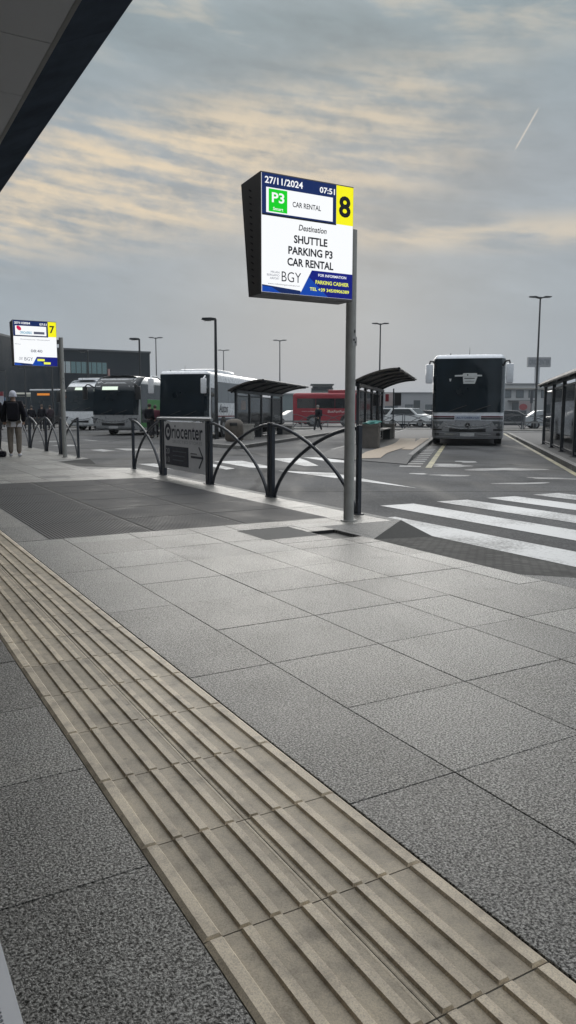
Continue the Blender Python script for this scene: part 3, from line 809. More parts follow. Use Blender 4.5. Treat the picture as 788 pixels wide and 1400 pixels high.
# ------------------------------------------------------------------ lit stop displays on poles
E_white = glow('screen_white', (0.96, 0.98, 1.0), 1.0)
E_navy = glow('screen_navy', (0.006, 0.022, 0.11), 1.0)
E_blue = glow('screen_blue', (0.004, 0.06, 0.40), 1.0)
E_deep = glow('screen_deep_blue', (0.004, 0.010, 0.20), 1.0)
E_yel = glow('screen_yellow', (0.95, 0.90, 0.01), 1.0)
E_ylt = glow('screen_yellow_text', (0.9, 0.95, 0.10), 1.0)
E_grn = glow('screen_green', (0.005, 0.62, 0.02), 1.0)
E_blk = glow('screen_black', (0.006, 0.008, 0.014), 1.0)
E_gry = glow('screen_grey', (0.10, 0.11, 0.16), 1.0)
E_cyan = glow('screen_teal', (0.02, 0.30, 0.48), 1.0)
E_red = glow('screen_red', (0.62, 0.01, 0.08), 1.0)
def display(x0, yf, loc_pole, kind, label):
    """x0 = left edge of the screen in the pavement frame, yf = its front plane"""
    W, Hh, zb = 1.005, 1.05, 2.245
    root = thing('stop_display', pw(loc_pole[0], loc_pole[1]), PR, label, 'display sign')
    ox, oy = x0 - loc_pole[0], yf - loc_pole[1]
    mb = MB(); mb.tube([(0, 0, 0), (0, 0, 2.96)], [0.0545, 0.0525], 24); mb.tube([(0, 0, 0), (0, 0, 0.012)], 0.085, 24)
    pole = mb.build('pole', M_pole, root, smooth=40)
    st = MB(); st.box((0.01, -0.055, 1.86), (0.055, 0.004, 0.09)); st.build('sticker', mat('sticker_paper', (0.42, 0.42, 0.42), 0.5), pole)
    st = MB(); st.box((0.0, -0.058, 1.875), (0.018, 0.003, 0.02)); st.box((0.018, -0.058, 1.85), (0.014, 0.003, 0.018)); st.box((0.01, -0.0575, 1.96), (0.012, 0.003, 0.03)); st.build('sticker_print', M_black, pole)
    # housing: wedge, deeper at the top
    f = 0.02
    mb = MB()
    prof = [(-f * 0.0, zb - f), (0.0, zb + Hh + f * 0.6), (0.40, zb + Hh - 0.012), (0.25, zb - f)]
    a = [mb.bm.verts.new((ox - f * 0.35, oy + p[0], p[1])) for p in prof]; b = [mb.bm.verts.new((ox + W + f * 0.35, oy + p[0], p[1])) for p in prof]
    mb.bm.faces.new(a); mb.bm.faces.new(b[::-1])
    for i in range(4): mb.bm.faces.new((a[i], b[i], b[(i + 1) % 4], a[(i + 1) % 4]))
    hs = mb.build('housing', M_housing, root)
    mb = MB()
    for k in range(15):
        zz = zb + 0.1 + k * 0.06
        mb.box((ox - f * 0.35 - 0.001, oy + 0.155 + 0.004 * k, zz), (0.003, 0.05, 0.012), rot=Matrix.Rotation(R(25), 4, 'X'))
    mb.build('vent', mat('vent_black', (0.008, 0.008, 0.009), 0.6), hs)
    for zz in (0.25, 0.6):
        mb = MB(); mb.box((ox + W + 0.04, oy + 0.17, zb + zz), (0.09, 0.1, 0.1)); mb.build('bracket', M_housing, root)
    sc = MB(); sc.prism_y([(ox, zb), (ox + W, zb), (ox + W, zb + Hh), (ox, zb + Hh)], oy - 0.006, oy - 0.0005); sc = sc.build('screen', E_white, root)
    def U(u): return ox + W * u
    def V(v): return zb + Hh * v
    def rect(u0, v0, u1, v1, m, lay, name='screen_panel'):
        q = MB(); y = oy - 0.007 - 0.0012 * lay
        q.poly([(U(u0), y, V(v0)), (U(u1), y, V(v0)), (U(u1), y, V(v1)), (U(u0), y, V(v1))]); return q.build(name, m, sc)
    def poly(uv, m, lay, name='screen_panel'):
        q = MB(); y = oy - 0.007 - 0.0012 * lay; q.poly([(U(u), y, V(v)) for u, v in uv]); return q.build(name, m, sc)
    def T(s, u, v, h, w, m, bold=0.0, align='C', shear=0.0): return text(s, sc, m, U(u), V(v), h * Hh, w * W if w else None, oy - 0.012, bold, align, shear)
    rect(0.0, 0.655, 0.805, 1.0, E_navy, 0); rect(0.045, 0.675, 0.765, 0.885, E_white, 1); rect(0.805, 0.66, 1.0, 1.0, E_yel, 1)
    rect(0.0, 0.648, 0.805, 0.662, E_blk, 2)
    poly([(0.0, 0.0), (0.42, 0.0), (0.41, 0.035), (0.0, 0.062)], E_navy, 1); poly([(0.0, 0.0), (0.2, 0.0), (0.1, 0.045), (0.0, 0.05)], E_blue, 2)
    poly([(0.40, 0.0), (1.0, 0.0), (1.0, 0.225), (0.535, 0.225)], E_deep, 1); poly([(0.40, 0.0), (0.72, 0.0), (0.56, 0.12), (0.50, 0.165)], E_blue, 2)
    if kind == 8:
        T('27/11/2024', 0.03, 0.944, 0.058, 0.40, E_white, 0.02, 'L'); T('07:51', 0.615, 0.935, 0.052, 0.17, E_white, 0.02, 'L')
        rect(0.07, 0.685, 0.265, 0.875, E_grn, 2); T('P3', 0.167, 0.805, 0.085, 0.13, E_white, 0.02); T('Smart', 0.167, 0.712, 0.026, 0.105, E_white, 0.01)
        T('CAR RENTAL', 0.32, 0.772, 0.046, 0.31, E_blk, 0.016, 'L'); T('8', 0.90, 0.82, 0.19, 0.135, E_blk, 0.03)
        T('Destination', 0.54, 0.582, 0.052, 0.31, E_blk, 0.016, shear=0.22)
        T('SHUTTLE', 0.52, 0.478, 0.070, 0.37, E_blk, 0.03); T('PARKING P3', 0.52, 0.378, 0.070, 0.49, E_blk, 0.03); T('CAR RENTAL', 0.52, 0.278, 0.070, 0.51, E_blk, 0.03)
        T('BGY', 0.205, 0.145, 0.088, 0.21, E_blk, -0.004, 'L'); T('www.milanbergamoairport.it', 0.06, 0.072, 0.016, 0.34, E_blk, 0.0, 'L')
        T('MILAN', 0.18, 0.175, 0.018, 0.09, E_gry, 0.0, 'R'); T('BERGAMO', 0.18, 0.148, 0.018, 0.13, E_gry, 0.0, 'R'); T('AIRPORT', 0.18, 0.121, 0.018, 0.10, E_gry, 0.0, 'R')
        T('FOR INFORMATION', 0.765, 0.188, 0.024, 0.32, E_white, 0.015)
        T('PARKING CASHIER', 0.765, 0.125, 0.034, 0.38, E_ylt, 0.02); T('TEL +39 345/0906389', 0.735, 0.06, 0.03, 0.45, E_ylt, 0.02)
    else:
        T('27/11/2024', 0.03, 0.946, 0.048, 0.36, E_white, 0.03, 'L'); T('07:51', 0.61, 0.935, 0.05, 0.17, E_white, 0.02, 'L')
        poly([(0.075 + 0.055 * (1 + math.cos(2 * math.pi * k / 14)) , 0.83 + 0.05 * math.sin(2 * math.pi * k / 14) - 0.02 * math.cos(2 * math.pi * k / 14)) for k in range(14)], E_red, 2)
        T('ORIOAEREO', 0.15, 0.735, 0.058, 0.28, E_cyan, 0.02, 'L'); rect(0.47, 0.71, 0.72, 0.765, E_gry, 2); T('7', 0.90, 0.83, 0.17, 0.115, E_blk, 0.02)
        T('Destinazione / Destination', 0.5, 0.585, 0.026, 0.68, E_gry, 0.0); T('Orio', 0.09, 0.475, 0.024, 0.13, E_gry, 0.0)
        T('08:40', 0.52, 0.33, 0.062, 0.27, E_gry, 0.01)
        T('BGY', 0.23, 0.145, 0.078, 0.20, E_gry, 0.0, 'L'); T('MILAN', 0.19, 0.17, 0.03, 0.08, E_gry, 0.0, 'R'); T('AIRPORT', 0.19, 0.135, 0.03, 0.09, E_gry, 0.0, 'R')
        rect(0.53, 0.105, 0.70, 0.155, E_ylt, 3); rect(0.68, 0.035, 0.84, 0.085, E_ylt, 3)
        rect(0.52, 0.200, 1.0, 0.225, E_white, 3)
    return root
display(3.375, 6.40, (4.52, 6.61), 8, 'large lit stop display with number 8 on yellow, on a grey pole')
display(3.50, 19.30, (4.66, 19.50), 7, 'smaller lit stop display with number 7 on yellow, at the far left')

# ------------------------------------------------------------------ coaches
def coach(name, label, loc, rz, W, L, H, body, front, o, cat='coach', group='coaches parked at the bus station'):
    root = thing(name, loc, rz, label, cat, group)
    h = W / 2; z0 = 0.28
    rake = o.get('rake', 0.10)
    roundtop = o.get('roundtop', 0.0)
    def F(x, z):
        t = min(1.0, abs(x) / h)
        y = 0.07 * t * t + (0.42 * ((t - 0.84) / 0.16) ** 2.2 if t > 0.84 else 0)
        if z > 1.25: y += (z - 1.25) * rake
        if z < 0.7: y += (0.7 - z) * 0.12
        zt = H - o.get('dome', 0.42)
        if roundtop and z > zt: y += roundtop * ((z - zt) / (H - zt)) ** 2
        elif z > H - 0.14: y += 0.16 * ((z - H + 0.14) / 0.14) ** 2
        return y
    # closed hull
    r = o.get('crown', 0.22); pts = []
    def arc(cx, cz, a0, a1, rr, n=5):
        return [(cx + rr * math.cos(a0 + (a1 - a0) * k / n), cz + rr * math.sin(a0 + (a1 - a0) * k / n)) for k in range(n + 1)]
    ring = []
    zc = (z0 + H) / 2
    ring += [(h, z0 + 0.05 + (H - r - z0 - 0.05) * k / 8) for k in range(8)]
    ring += arc(h - r, H - r, 0, math.pi / 2, r)
    ring += [(h - r - (2 * h - 2 * r) * k / 8, H) for k in range(1, 8)]
    ring += arc(-h + r, H - r, math.pi / 2, math.pi, r)
    ring += [(-h, H - r - (H - r - z0 - 0.05) * k / 8) for k in range(1, 9)]
    ring += [(-h + 0.05, z0), (0, z0), (h - 0.05, z0)]
    mb = MB(); bm = mb.bm
    rings = []
    for s in (0.3, 0.55, 0.72, 0.84, 0.89, 0.93, 0.96, 0.98, 1.0):
        rings.append([bm.verts.new((x * s, F(x * s, zc + (z - zc) * s), zc + (z - zc) * s)) for x, z in ring])
    for yy in (0.9, L * 0.5, L - 0.35, L - 0.1, L):
        k = 1.0 if yy < L - 0.2 else (0.975 if yy < L - 0.05 else 0.9)
        rings.append([bm.verts.new((x * k, yy, zc + (z - zc) * k)) for x, z in ring])
    n = len(ring)
    for a, b in zip(rings, rings[1:]):
        for i in range(n): bm.faces.new((a[i], a[(i + 1) % n], b[(i + 1) % n], b[i]))
    bm.faces.new(rings[0][::-1]); bm.faces.new(rings[-1])
    bd = mb.build('body', body, root, smooth=40)
    def fsheet(x0, x1, za, zb, off=0.008, thick=0.01, nx=14, nz=8, f=None):
        P = []
        for j in range(nz + 1):
            z = za + (zb - za) * j / nz
            row = []
            for i in range(nx + 1):
                u = 0.5 - 0.5 * math.cos(math.pi * i / nx) if nx >= 18 else i / nx
                xa, xb = (x0, x1) if f is None else f(z)
                x = xa + (xb - xa) * u
                row.append(Vector((x * 1.012, F(x, z) - off - (0.012 if abs(x) > 0.84 * h else 0), z)))
            P.append(row)
        return P
    def fpart(nm, x0, x1, za, zb, m, off=0.008, parent=None, nx=14, nz=8, f=None):
        q = MB(); q.grid(fsheet(x0, x1, za, zb, off, nx=nx, nz=nz, f=f), thick=(0, 0.02, 0))
        return q.build(nm, m, parent or root, smooth=40)
    ws0, ws1 = o.get('ws', (1.28, H - 0.2)); wx = o.get('wx', 0.955) * h
    ws = fpart('windscreen', -wx, wx, ws0, ws1, M_glassdark, 0.010, nx=20, nz=10)
    if o.get('front'):      # lower front in another colour
        fpart('front_panel', -0.97 * h, 0.97 * h, z0 + 0.02, ws0 - 0.02, front, 0.004, nx=20)
    # side glass, both sides, one band with pillars
    sz0, sz1 = o.get('side', (1.75, H - 0.55))
    s0 = o.get('side_start', 0.75)
    for sgn in (-1, 1):
        q = MB(); nwin = max(2, int((L - s0 - 0.4) / 1.6)); wl = (L - s0 - 0.4) / nwin
        for k in range(nwin):
            q.box((sgn * (h + 0.004), s0 + wl * (k + 0.5), (sz0 + sz1) / 2), (0.014, wl - 0.03, sz1 - sz0))
        q.build('side_window', o.get('sideglass', M_sideglass), root)
        for (za, zb, m) in o.get('stripes', ()):
            q = MB(); q.box((sgn * (h + 0.003), L / 2 + 0.35, (za + zb) / 2), (0.012, L - 0.9, zb - za)); q.build('side_stripe', m, root)
        if o.get('flank'):
            q = MB(); q.box((sgn * (h + 0.002), L / 2 + 0.3, (z0 + 0.12 + sz0) / 2), (0.010, L - 0.8, sz0 - z0 - 0.16)); q.build('side_panel', o['flank'], root)
        # door on the kerb side
        for yy in o.get('axles', (2.6, L - 3.2)):
            q = MB(); q.lathe_x([(0.56, -0.006), (0.56, 0.006)], (sgn * (h + 0.006), yy, 0.5), 20); q.build('wheel_arch', M_black, root)
            c = (sgn * (h - 0.12), yy, 0.47)
            q = MB(); q.lathe_x([(0.33, -0.14 ), (0.44, -0.13), (0.47, -0.08), (0.47, 0.10), (0.44, 0.145), (0.33, 0.15)] if sgn > 0 else [(0.33, 0.14), (0.44, 0.13), (0.47, 0.08), (0.47, -0.10), (0.44, -0.145), (0.33, -0.15)], c, 22)
            wh = q.build('wheel', M_tyre, root, smooth=40)
            q = MB(); e = sgn * 0.145
            q.lathe_x([(0.31, e - sgn * 0.01), (0.30, e + sgn * 0.012), (0.22, e + sgn * 0.008), (0.12, e + sgn * 0.03), (0.06, e + sgn * 0.032)], c, 18); q.build('rim', M_rim, wh, smooth=30)
    # front detail
    sty = o.get('style', 'tour')
    if sty != 'city':
        for sgn in (-1, 1):
            xa, xb = 0.66 * h * sgn, 0.955 * h * sgn
            hl = fpart('headlight', min(xa, xb), max(xa, xb), 0.66, 0.93, M_lampglass, 0.010, nx=8, nz=4,
                       f=lambda z, s=sgn: tuple(sorted(((0.82 - (z - 0.66) * 0.75 * 0.8) * h * s, 0.955 * h * s))))
            q = MB(); 
            for cx in (0.80, 0.88): q.disc_y((cx * h * sgn, 0.79), 0.05, F(cx * h, 0.79) - 0.016, F(cx * h, 0.79) - 0.004, 12)
            q.build('lamp', o.get('lampmat', M_chrome), hl)
            fpart('fog_light', *sorted((0.78 * h * sgn, 0.90 * h * sgn)), 0.40, 0.50, M_black, 0.010, nx=5, nz=2)
        # smiling trim round the grille
        q = MB()
        for zc_, dz, xm in ((0.86, 0.12, 0.66), (0.74, 0.09, 0.62)):
            P = []
            for i in range(17):
                u = -1 + i / 8; x = u * xm * h; z = zc_ - dz * (1 - u * u)
                P.append([Vector((x, F(x, z) - 0.012, z - 0.014)), Vector((x, F(x, z) - 0.012, z + 0.014))])
            q.grid(P, thick=(0, 0.012, 0))
        q.build('grille_trim', o.get('trim', M_chrome), root)
        fpart('grille', -0.5 * h, 0.5 * h, 0.53, 0.66, M_black, 0.006, nz=2)
    if o.get('bumper'):
        M_low = mat('grey_bumper', (0.17, 0.175, 0.185), 0.35, var=0.1)
        fpart('front_panel', -0.985 * h, 0.985 * h, 0.57, 0.965, mat('silver_front_panel', (0.30, 0.31, 0.33), 0.3, metal=0.2), 0.002, nx=20, nz=4)
        for za, zb in ((0.30, 0.345), (0.36, 0.50), (0.515, 0.56)): fpart('bumper', -0.975 * h, 0.975 * h, za, zb, M_low, 0.004, nx=20, nz=2)
        for sgn in (-1, 1):
            fpart('air_intake', *sorted((0.70 * h * sgn, 0.96 * h * sgn)), 0.575, 0.65, M_black, 0.007, nx=8, nz=1)
            fpart('daylight_strip', *sorted((0.26 * h * sgn, 0.62 * h * sgn)), 0.435, 0.462, M_chrome, 0.012, nx=6, nz=1)
    if o.get('badge'):
        zb_ = 0.78; yb = F(0, zb_) - 0.02
        q = MB(); q.disc_y((0, zb_), 0.115, yb, yb + 0.02, 24); bg = q.build('badge', M_black, root)
        q = MB(); n_ = 24
        q.grid([[(r_ * math.cos(2 * math.pi * k / n_), yb - 0.004, zb_ + r_ * math.sin(2 * math.pi * k / n_)) for r_ in (0.095, 0.112)] for k in range(n_ + 1)])
        for k in range(3):
            a = math.pi / 2 + k * 2 * math.pi / 3
            d = Vector((math.cos(a), 0, math.sin(a))); p = Vector((-d.z, 0, d.x)) * 0.014
            c = Vector((0, yb - 0.004, zb_))
            q.poly([c + p, c + d * 0.1, c - p])
        q.build('emblem', M_chrome, bg)
    pl = fpart('number_plate', -0.26, 0.26, 0.37, 0.49, mat('plate_white', (0.5, 0.51, 0.52), 0.5), 0.016, nx=4, nz=1)
    if o.get('band'):       # white band with dark stripes under the glass
        za, zb = ws0 - 0.27, ws0 - 0.14
        for sgn in (-1, 1):
            for kk, (c0, c1, mm) in enumerate(((za, za + 0.055, M_black), (za + 0.075, zb, mat('dark_red_stripe', (0.10, 0.02, 0.03), 0.4)))):
                fpart('front_stripe', *sorted((0.36 * h * sgn, 0.965 * h * sgn)), c0, c1, mm, 0.007, nz=1)
        lp = fpart('name_panel', -0.34 * h, 0.34 * h, za - 0.02, zb + 0.02, mat('pale_blue_panel', (0.42, 0.47, 0.55), 0.4), 0.008, nz=1)
        text('AUTOSERVIZI', lp, mat('blue_print', (0.05, 0.08, 0.2), 0.5), 0, (za + zb) / 2, 0.07, 0.62 * h, F(0, za) - 0.02, 0.01)
    if o.get('disp'):
        u0, u1, za, zb, m = o['disp']
        dp = fpart('destination_display', u0 * h, u1 * h, za, zb, m, 0.035, nz=4, nx=8)
    # wipers
    for sx in (-0.55, 0.1):
        q = MB(); a = (sx * h, F(sx * h, ws0) - 0.03, ws0 + 0.02); b = ((sx + 0.52) * h, F((sx + 0.5) * h, ws0 + 0.28) - 0.035, ws0 + 0.26)
        q.tube([a, b], 0.012, 5); q.build('wiper', M_black, root)
    # mirrors on curved arms
    if sty != 'city':
        for sgn in (-1, 1):
            mz0, mz1 = o.get('mirror', (H - 1.15, H - 0.45))
            mx = sgn * (h + o.get('mout', 0.22)); mf = o.get('mfwd', 0.0)
            mm = o.get('mirrormat', body)
            q = MB(); q.box((mx, -0.08 - mf, (mz0 + mz1) / 2), (0.26, 0.16, mz1 - mz0), bev=0.06); mr = q.build('mirror', mm, root, smooth=50)
            q = MB(); q.box((mx, 0.006 - mf, (mz0 + mz1) / 2), (0.2, 0.012, (mz1 - mz0) * 0.82)); q.build('mirror_glass', M_glassdark, mr)
            q = MB(); q.tube([(sgn * (h - 0.12), F(h * 0.95, mz1) + 0.02, mz1 - 0.1), (sgn * (h - 0.02), -0.02, mz1 + 0.09), (sgn * (h + 0.1), -0.07 - mf * 0.7, mz1 + 0.1), (mx, -0.08 - mf, mz1 - 0.02)], 0.035, 8); q.build('mirror_arm', o.get('armmat', M_black), mr, smooth=50)
    if o.get('ac'):
        a0, a1, hh = o['ac']
        q = MB(); q.box((0, (a0 + a1) / 2, H + hh / 2 - 0.01), (W * 0.72, a1 - a0, hh), bev=0.08); q.build('roof_unit', body, root, smooth=40)
    q = MB(); q.tube([(0.0, 0.55, H - 0.02), (0.0, 0.62, H + 0.3)], [0.012, 0.004], 6); q.tube([(-0.7, 0.5, H - 0.02), (-0.7, 0.5, H + 0.06)], 0.02, 6); q.build('aerial', M_black, root)
    # door line on the right hand side seen from the front
    q = MB(); q.box((h + 0.010, 1.15, (0.45 + H - 0.75) / 2 + 0.1), (0.012, 0.85, H - 1.45)); q.build('door', M_sideglass, root)
    return root, F, h, ws

# white coach facing us, on the right
RZC = -BH
M_whitefront = mat('pearl_white_paint', (0.70, 0.735, 0.79), 0.26, var=0.05, coat=0.4)
ctr = at(637.5, 28.8, ROAD)
root, F, h, ws = coach('tour_coach', 'white tour coach seen head on, parked in the right hand bay', ctr, RZC, 2.66, 11.5, 3.42, M_whitefront, M_silver,
      dict(ws=(1.27, 3.27), wx=0.992, front=False, badge=True, band=True, rake=0.085, mirror=(2.34, 3.06), mout=0.13, bumper=True))
# white shapes and dark marks set just in front of that coach's windscreen
q = MB()
y = F(0, 2.5) - 0.014
q.prism_y([(-0.52, 2.60), (0.47, 2.60), (0.47, 2.655), (0.30, 2.66), (0.28, 2.72), (-0.2, 2.72), (-0.24, 2.665), (-0.52, 2.65)], y - 0.003, y)
q.prism_y([(-0.2, 2.33), (0.22, 2.33), (0.31, 2.595), (-0.22, 2.595)], y - 0.020, y - 0.017)
q.prism_y([(-0.70, 2.42), (-0.66, 2.42), (-0.64, 2.52), (-0.72, 2.52)], y - 0.008, y - 0.004)
cd = q.build('windscreen_shape', mat('white_windscreen_shape', (0.55, 0.57, 0.58), 0.6, var=0.1), ws)
q = MB(); q.disc_y((-0.05, 2.655), 0.03, y - 0.006, y - 0.003, 10)
q.box((0.02, y - 0.022, 2.42), (0.34, 0.004, 0.014)); q.box((0.02, y - 0.022, 2.53), (0.38, 0.004, 0.03)); q.build('dark_windscreen_mark', M_black, ws)

# white coach in the middle behind the fence
M_navystripe = mat('navy_stripe', (0.02, 0.025, 0.06), 0.35)
M_redstripe = mat('red_stripe', (0.20, 0.02, 0.03), 0.35)
ctr = at(249, 36.0, ROAD)
M_sky_side = mat('grey_reflecting_glass', (0.05, 0.056, 0.06), 0.07, var=0.1, spec=0.9)
root, F, h, ws = coach('tour_coach', 'white tour coach with red and navy side stripes behind the shopping centre board', ctr, RZC, 2.45, 10.3, 3.17, M_white_metal, M_silver,
      dict(ws=(1.05, 3.02), wx=0.99, mfwd=0.4, mout=0.06, armmat=M_white_metal, side=(1.72, 2.72), side_start=1.75, stripes=((1.02, 1.08, M_redstripe), (0.84, 0.96, M_navystripe)), ac=(2.2, 5.6, 0.2), mirror=(2.1, 2.8), sideglass=M_sky_side, lampmat=M_chrome))
t = text('Autos', root, mat('dark_side_print', (0.03, 0.035, 0.06), 0.4), 0, 0, 0.42, 1.45, 0, 0.01, 'L', 0.35, name='side_lettering')
t.rotation_euler = (0, 0, math.pi / 2); t.location = (h + 0.012, 1.9, 1.45)
q = MB(); q.disc_y((-0.86 * h, 0.42), 0.07, F(0.86 * h, 0.42) - 0.05, F(0.86 * h, 0.42) - 0.03, 14); q.build('fog_lamp', glow('lit_lamp', (1.0, 0.97, 0.85), 6.0), root)

# silver coach with lime green flank, lit destination strip
M_green = mat('green_flank_paint', (0.03, 0.22, 0.04), 0.35, var=0.15)
ctr = at(156, 41.0, ROAD)
E_disp = glow('destination_white', (0.85, 1.0, 0.85), 1.0)
coach('tour_coach', 'silver fronted coach with green flank and lit white destination strip', ctr, RZC, 2.62, 11.8, 3.2, M_silver, M_silver,
      dict(ws=(1.1, 3.13), wx=0.985, rake=0.16, roundtop=0.85, dome=0.75, crown=0.6, flank=M_green, side=(1.95, 2.75), disp=(-0.5, 0.18, 2.42, 2.6, E_disp), mirror=(1.9, 2.6), mirrormat=M_black, badge=False))
# white coach further left
ctr = at(111, 52.0, ROAD)
coach('tour_coach', 'white coach with lit destination strip, half behind the silver coach', ctr, RZC, 2.5, 11.5, 3.42, M_white_metal, M_silver,
      dict(ws=(1.3, 2.95), wx=0.97, rake=0.2, roundtop=0.95, dome=0.75, crown=0.65, disp=(-0.35, 0.3, 2.72, 2.9, E_disp), mirror=(1.9, 2.6), mirrormat=M_black, ac=(1.6, 4.5, 0.18)))
# city bus with orange display
ctr = at(62, 64.0, ROAD)
coach('city_bus', 'dark fronted city bus with orange destination letters, behind the left display pole', ctr, RZC, 2.75, 10.5, 3.05, M_black, M_black,
      dict(ws=(0.95, 2.95), wx=0.94, style='city', disp=(-0.42, 0.4, 2.6, 2.78, glow('amber_letters', (0.75, 0.25, 0.03), 0.8)), ac=(0.35, 9.5, 0.12), flank=M_white_metal), cat='bus')
r_ = bpy.data.objects['city_bus']
q = MB(); q.box((0, 0.42, 3.06), (2.7, 0.35, 0.11), bev=0.03); q.build('roof_edge', M_white_metal, r_)
# cream bus beyond
ctr = at(31, 75.0, ROAD)
coach('city_bus', 'cream fronted bus far behind the person in the cap', ctr, RZC, 2.5, 10, 3.1, mat('cream_paint', (0.36, 0.36, 0.30), 0.4), M_silver,
      dict(ws=(1.5, 2.7), wx=0.85, style='city', disp=(-0.5, 0.5, 2.75, 2.92, M_black)), cat='bus')
# red midi coach seen from the side
M_red = mat('red_coach_paint', (0.27, 0.022, 0.035), 0.35, var=0.1)
a, b = at(400, 70, ROAD), None
perp = Vector((DY, -DX, 0))
Lr = 6.2
frontc = a + perp * Lr + Vector((DX, DY, 0)) * 1.15
root, F, h, ws = coach('midi_coach', 'red midi coach standing side on beyond the shelters', frontc, R(76.9), 2.3, Lr, 3.0, M_red, M_red,
      dict(ws=(1.2, 2.75), side=(1.62, 2.5), side_start=0.55, axles=(1.25, 4.35), ac=(0.6, 3.0, 0.28), mirror=(1.7, 2.4)))
M_pale = mat('pale_print', (0.55, 0.5, 0.5), 0.5)
for s_, x_, w_, hh in (('BusForFun', 2.15, 1.6, 0.24), ('www.noleggio', 4.7, 1.3, 0.12)):
    t = text(s_, root, M_pale, 0, 0, hh, w_, 0, 0.01, 'C', 0.1, name='side_lettering'); t.rotation_euler = (0, 0, -math.pi / 2); t.location = (-h - 0.012, x_, 1.33)

# ------------------------------------------------------------------ bus shelters
M_sglass = thin_glass('shelter_glass')
def shelter(p0, n, pitch, w, zlow, zhigh, label, ov=0.5, poster=None, dark=False):
    root = thing('bus_shelter', (p0[0], p0[1], 0), -BH, label, 'bus shelter', 'bus shelters on the boarding islands')
    L = (n - 1) * pitch
    for k in range(n):
        q = MB(); q.box((0, k * pitch, zlow / 2), (0.10, 0.16, zlow), bev=0.008); q.box((0, k * pitch, 0.008), (0.2, 0.24, 0.016)); q.build('post', M_shelter, root)
    for k in range(n - 1):
        q = MB(); y0, y1 = k * pitch + 0.10, (k + 1) * pitch - 0.10
        q.box((0, (y0 + y1) / 2, (0.12 + zlow - 0.14) / 2), (0.012, y1 - y0 - 0.1, zlow - 0.30)); gp = q.build('glass_panel', M_sglass, root)
        q = MB()
        for yy in (y0, y1): q.box((0, yy, zlow / 2 - 0.01), (0.04, 0.05, zlow - 0.22))
        q.box((0, (y0 + y1) / 2, 0.10), (0.04, y1 - y0 - 0.05, 0.05)); q.box((0, (y0 + y1) / 2, zlow - 0.16), (0.04, y1 - y0 - 0.05, 0.05)); q.build('panel_frame', M_shelter, root)
    q = MB(); q.box((0, L / 2, zlow + 0.03), (0.16, L + 0.3, 0.12), bev=0.02); q.build('gutter_beam', M_shelter, root)
    # barrel roof leaning out over the waiting side
    def prof(u): return (-0.22 + u * (w + 0.22), zlow + 0.02 + (zhigh - zlow) * math.sin(u * math.pi / 2) ** 0.85)
    P = [[Vector((*(lambda q_: (q_[0],))(prof(i / 12)), y, prof(i / 12)[1])) for y in (-ov, L * 0.33, L * 0.66, L + ov)] for i in range(13)]
    q = MB(); q.grid(P, thick=(0, 0, 0.05)); rf = q.build('roof', mat('shelter_roof_sheet', (0.065, 0.060, 0.054), 0.6, var=0.3, scale=4), root, smooth=50)
    for k in range(n):
        pts = [Vector((prof(i / 8)[0], k * pitch, prof(i / 8)[1] - 0.04)) for i in range(9)]
        q = MB(); q.tube(pts, 0.035, 6); q.build('rib', M_shelter, rf, smooth=50)
    q = MB(); q.tube([Vector((prof(1)[0], -ov, prof(1)[1] + 0.02)), Vector((prof(1)[0], L + ov, prof(1)[1] + 0.02))], 0.045, 8); q.build('edge_tube', M_shelter, rf, smooth=50)
    if poster is not None:
        q = MB(); q.box((-0.02, poster * pitch + pitch / 2, 1.25), (0.02, pitch * 0.62, 1.1)); ps = q.build('poster', mat('poster_paper', (0.34, 0.33, 0.27), 0.6, var=0.3, scale=3), root)
        q = MB(); q.box((-0.02, poster * pitch + pitch / 2 + 0.15, 1.45), (0.03, pitch * 0.3, 0.4)); q.build('poster_print', mat('orange_print', (0.38, 0.16, 0.05), 0.6, var=0.3), ps)
    # bench inside
    q = MB(); q.box((0.42, L / 2, 0.46), (0.36, L * 0.6, 0.05), bev=0.01); bn = q.build('bench', M_shelter, root)
    for yy in (L * 0.25, L * 0.75):
        q = MB(); q.box((0.42, yy, 0.22), (0.3, 0.05, 0.44)); q.build('leg', M_shelter, bn)
    return root
shelter(IM, 5, 2.1, 1.35, 2.0, 2.45, 'curved roof bus shelter in front of the red coach, with a poster', poster=0)
sB = shelter(IB, 5, 1.97, 1.45, 2.07, 2.58, 'curved roof bus shelter just right of the tall sign pole, in front of the warehouse')
shelter((9.3 - DX * 10.92, 27.8 - DY * 10.92), 5, 2.73, 1.5, 2.08, 2.62, 'glazed dark bus shelter cut by the right edge of the picture', ov=1.2)
# small hanging sign at the far end of the middle shelter
def stop_flag():
    p = bay(IB, 9.6, 0.35)
    root = thing('stop_flag', (p.x, p.y, 0), -BH, 'red and white stop flag at the far end of the right hand shelter', 'sign')
    q = MB(); q.tube([(0, 0, 0), (0, 0, 2.25)], 0.03, 8); q.build('pole', M_shelter, root)
    q = MB(); q.box((-0.22, 0, 1.75), (0.38, 0.03, 0.62), bev=0.01); pn = q.build('panel', mat('flag_white', (0.5, 0.45, 0.45), 0.5), root)
    q = MB(); q.box((-0.30, -0.018, 1.82), (0.16, 0.006, 0.34)); q.build('red_field', M_redstripe, pn)
    q = MB(); q.box((0.2, 0, 1.75), (0.32, 0.03, 0.6), bev=0.01); q.build('side_panel', M_black, root)
stop_flag()

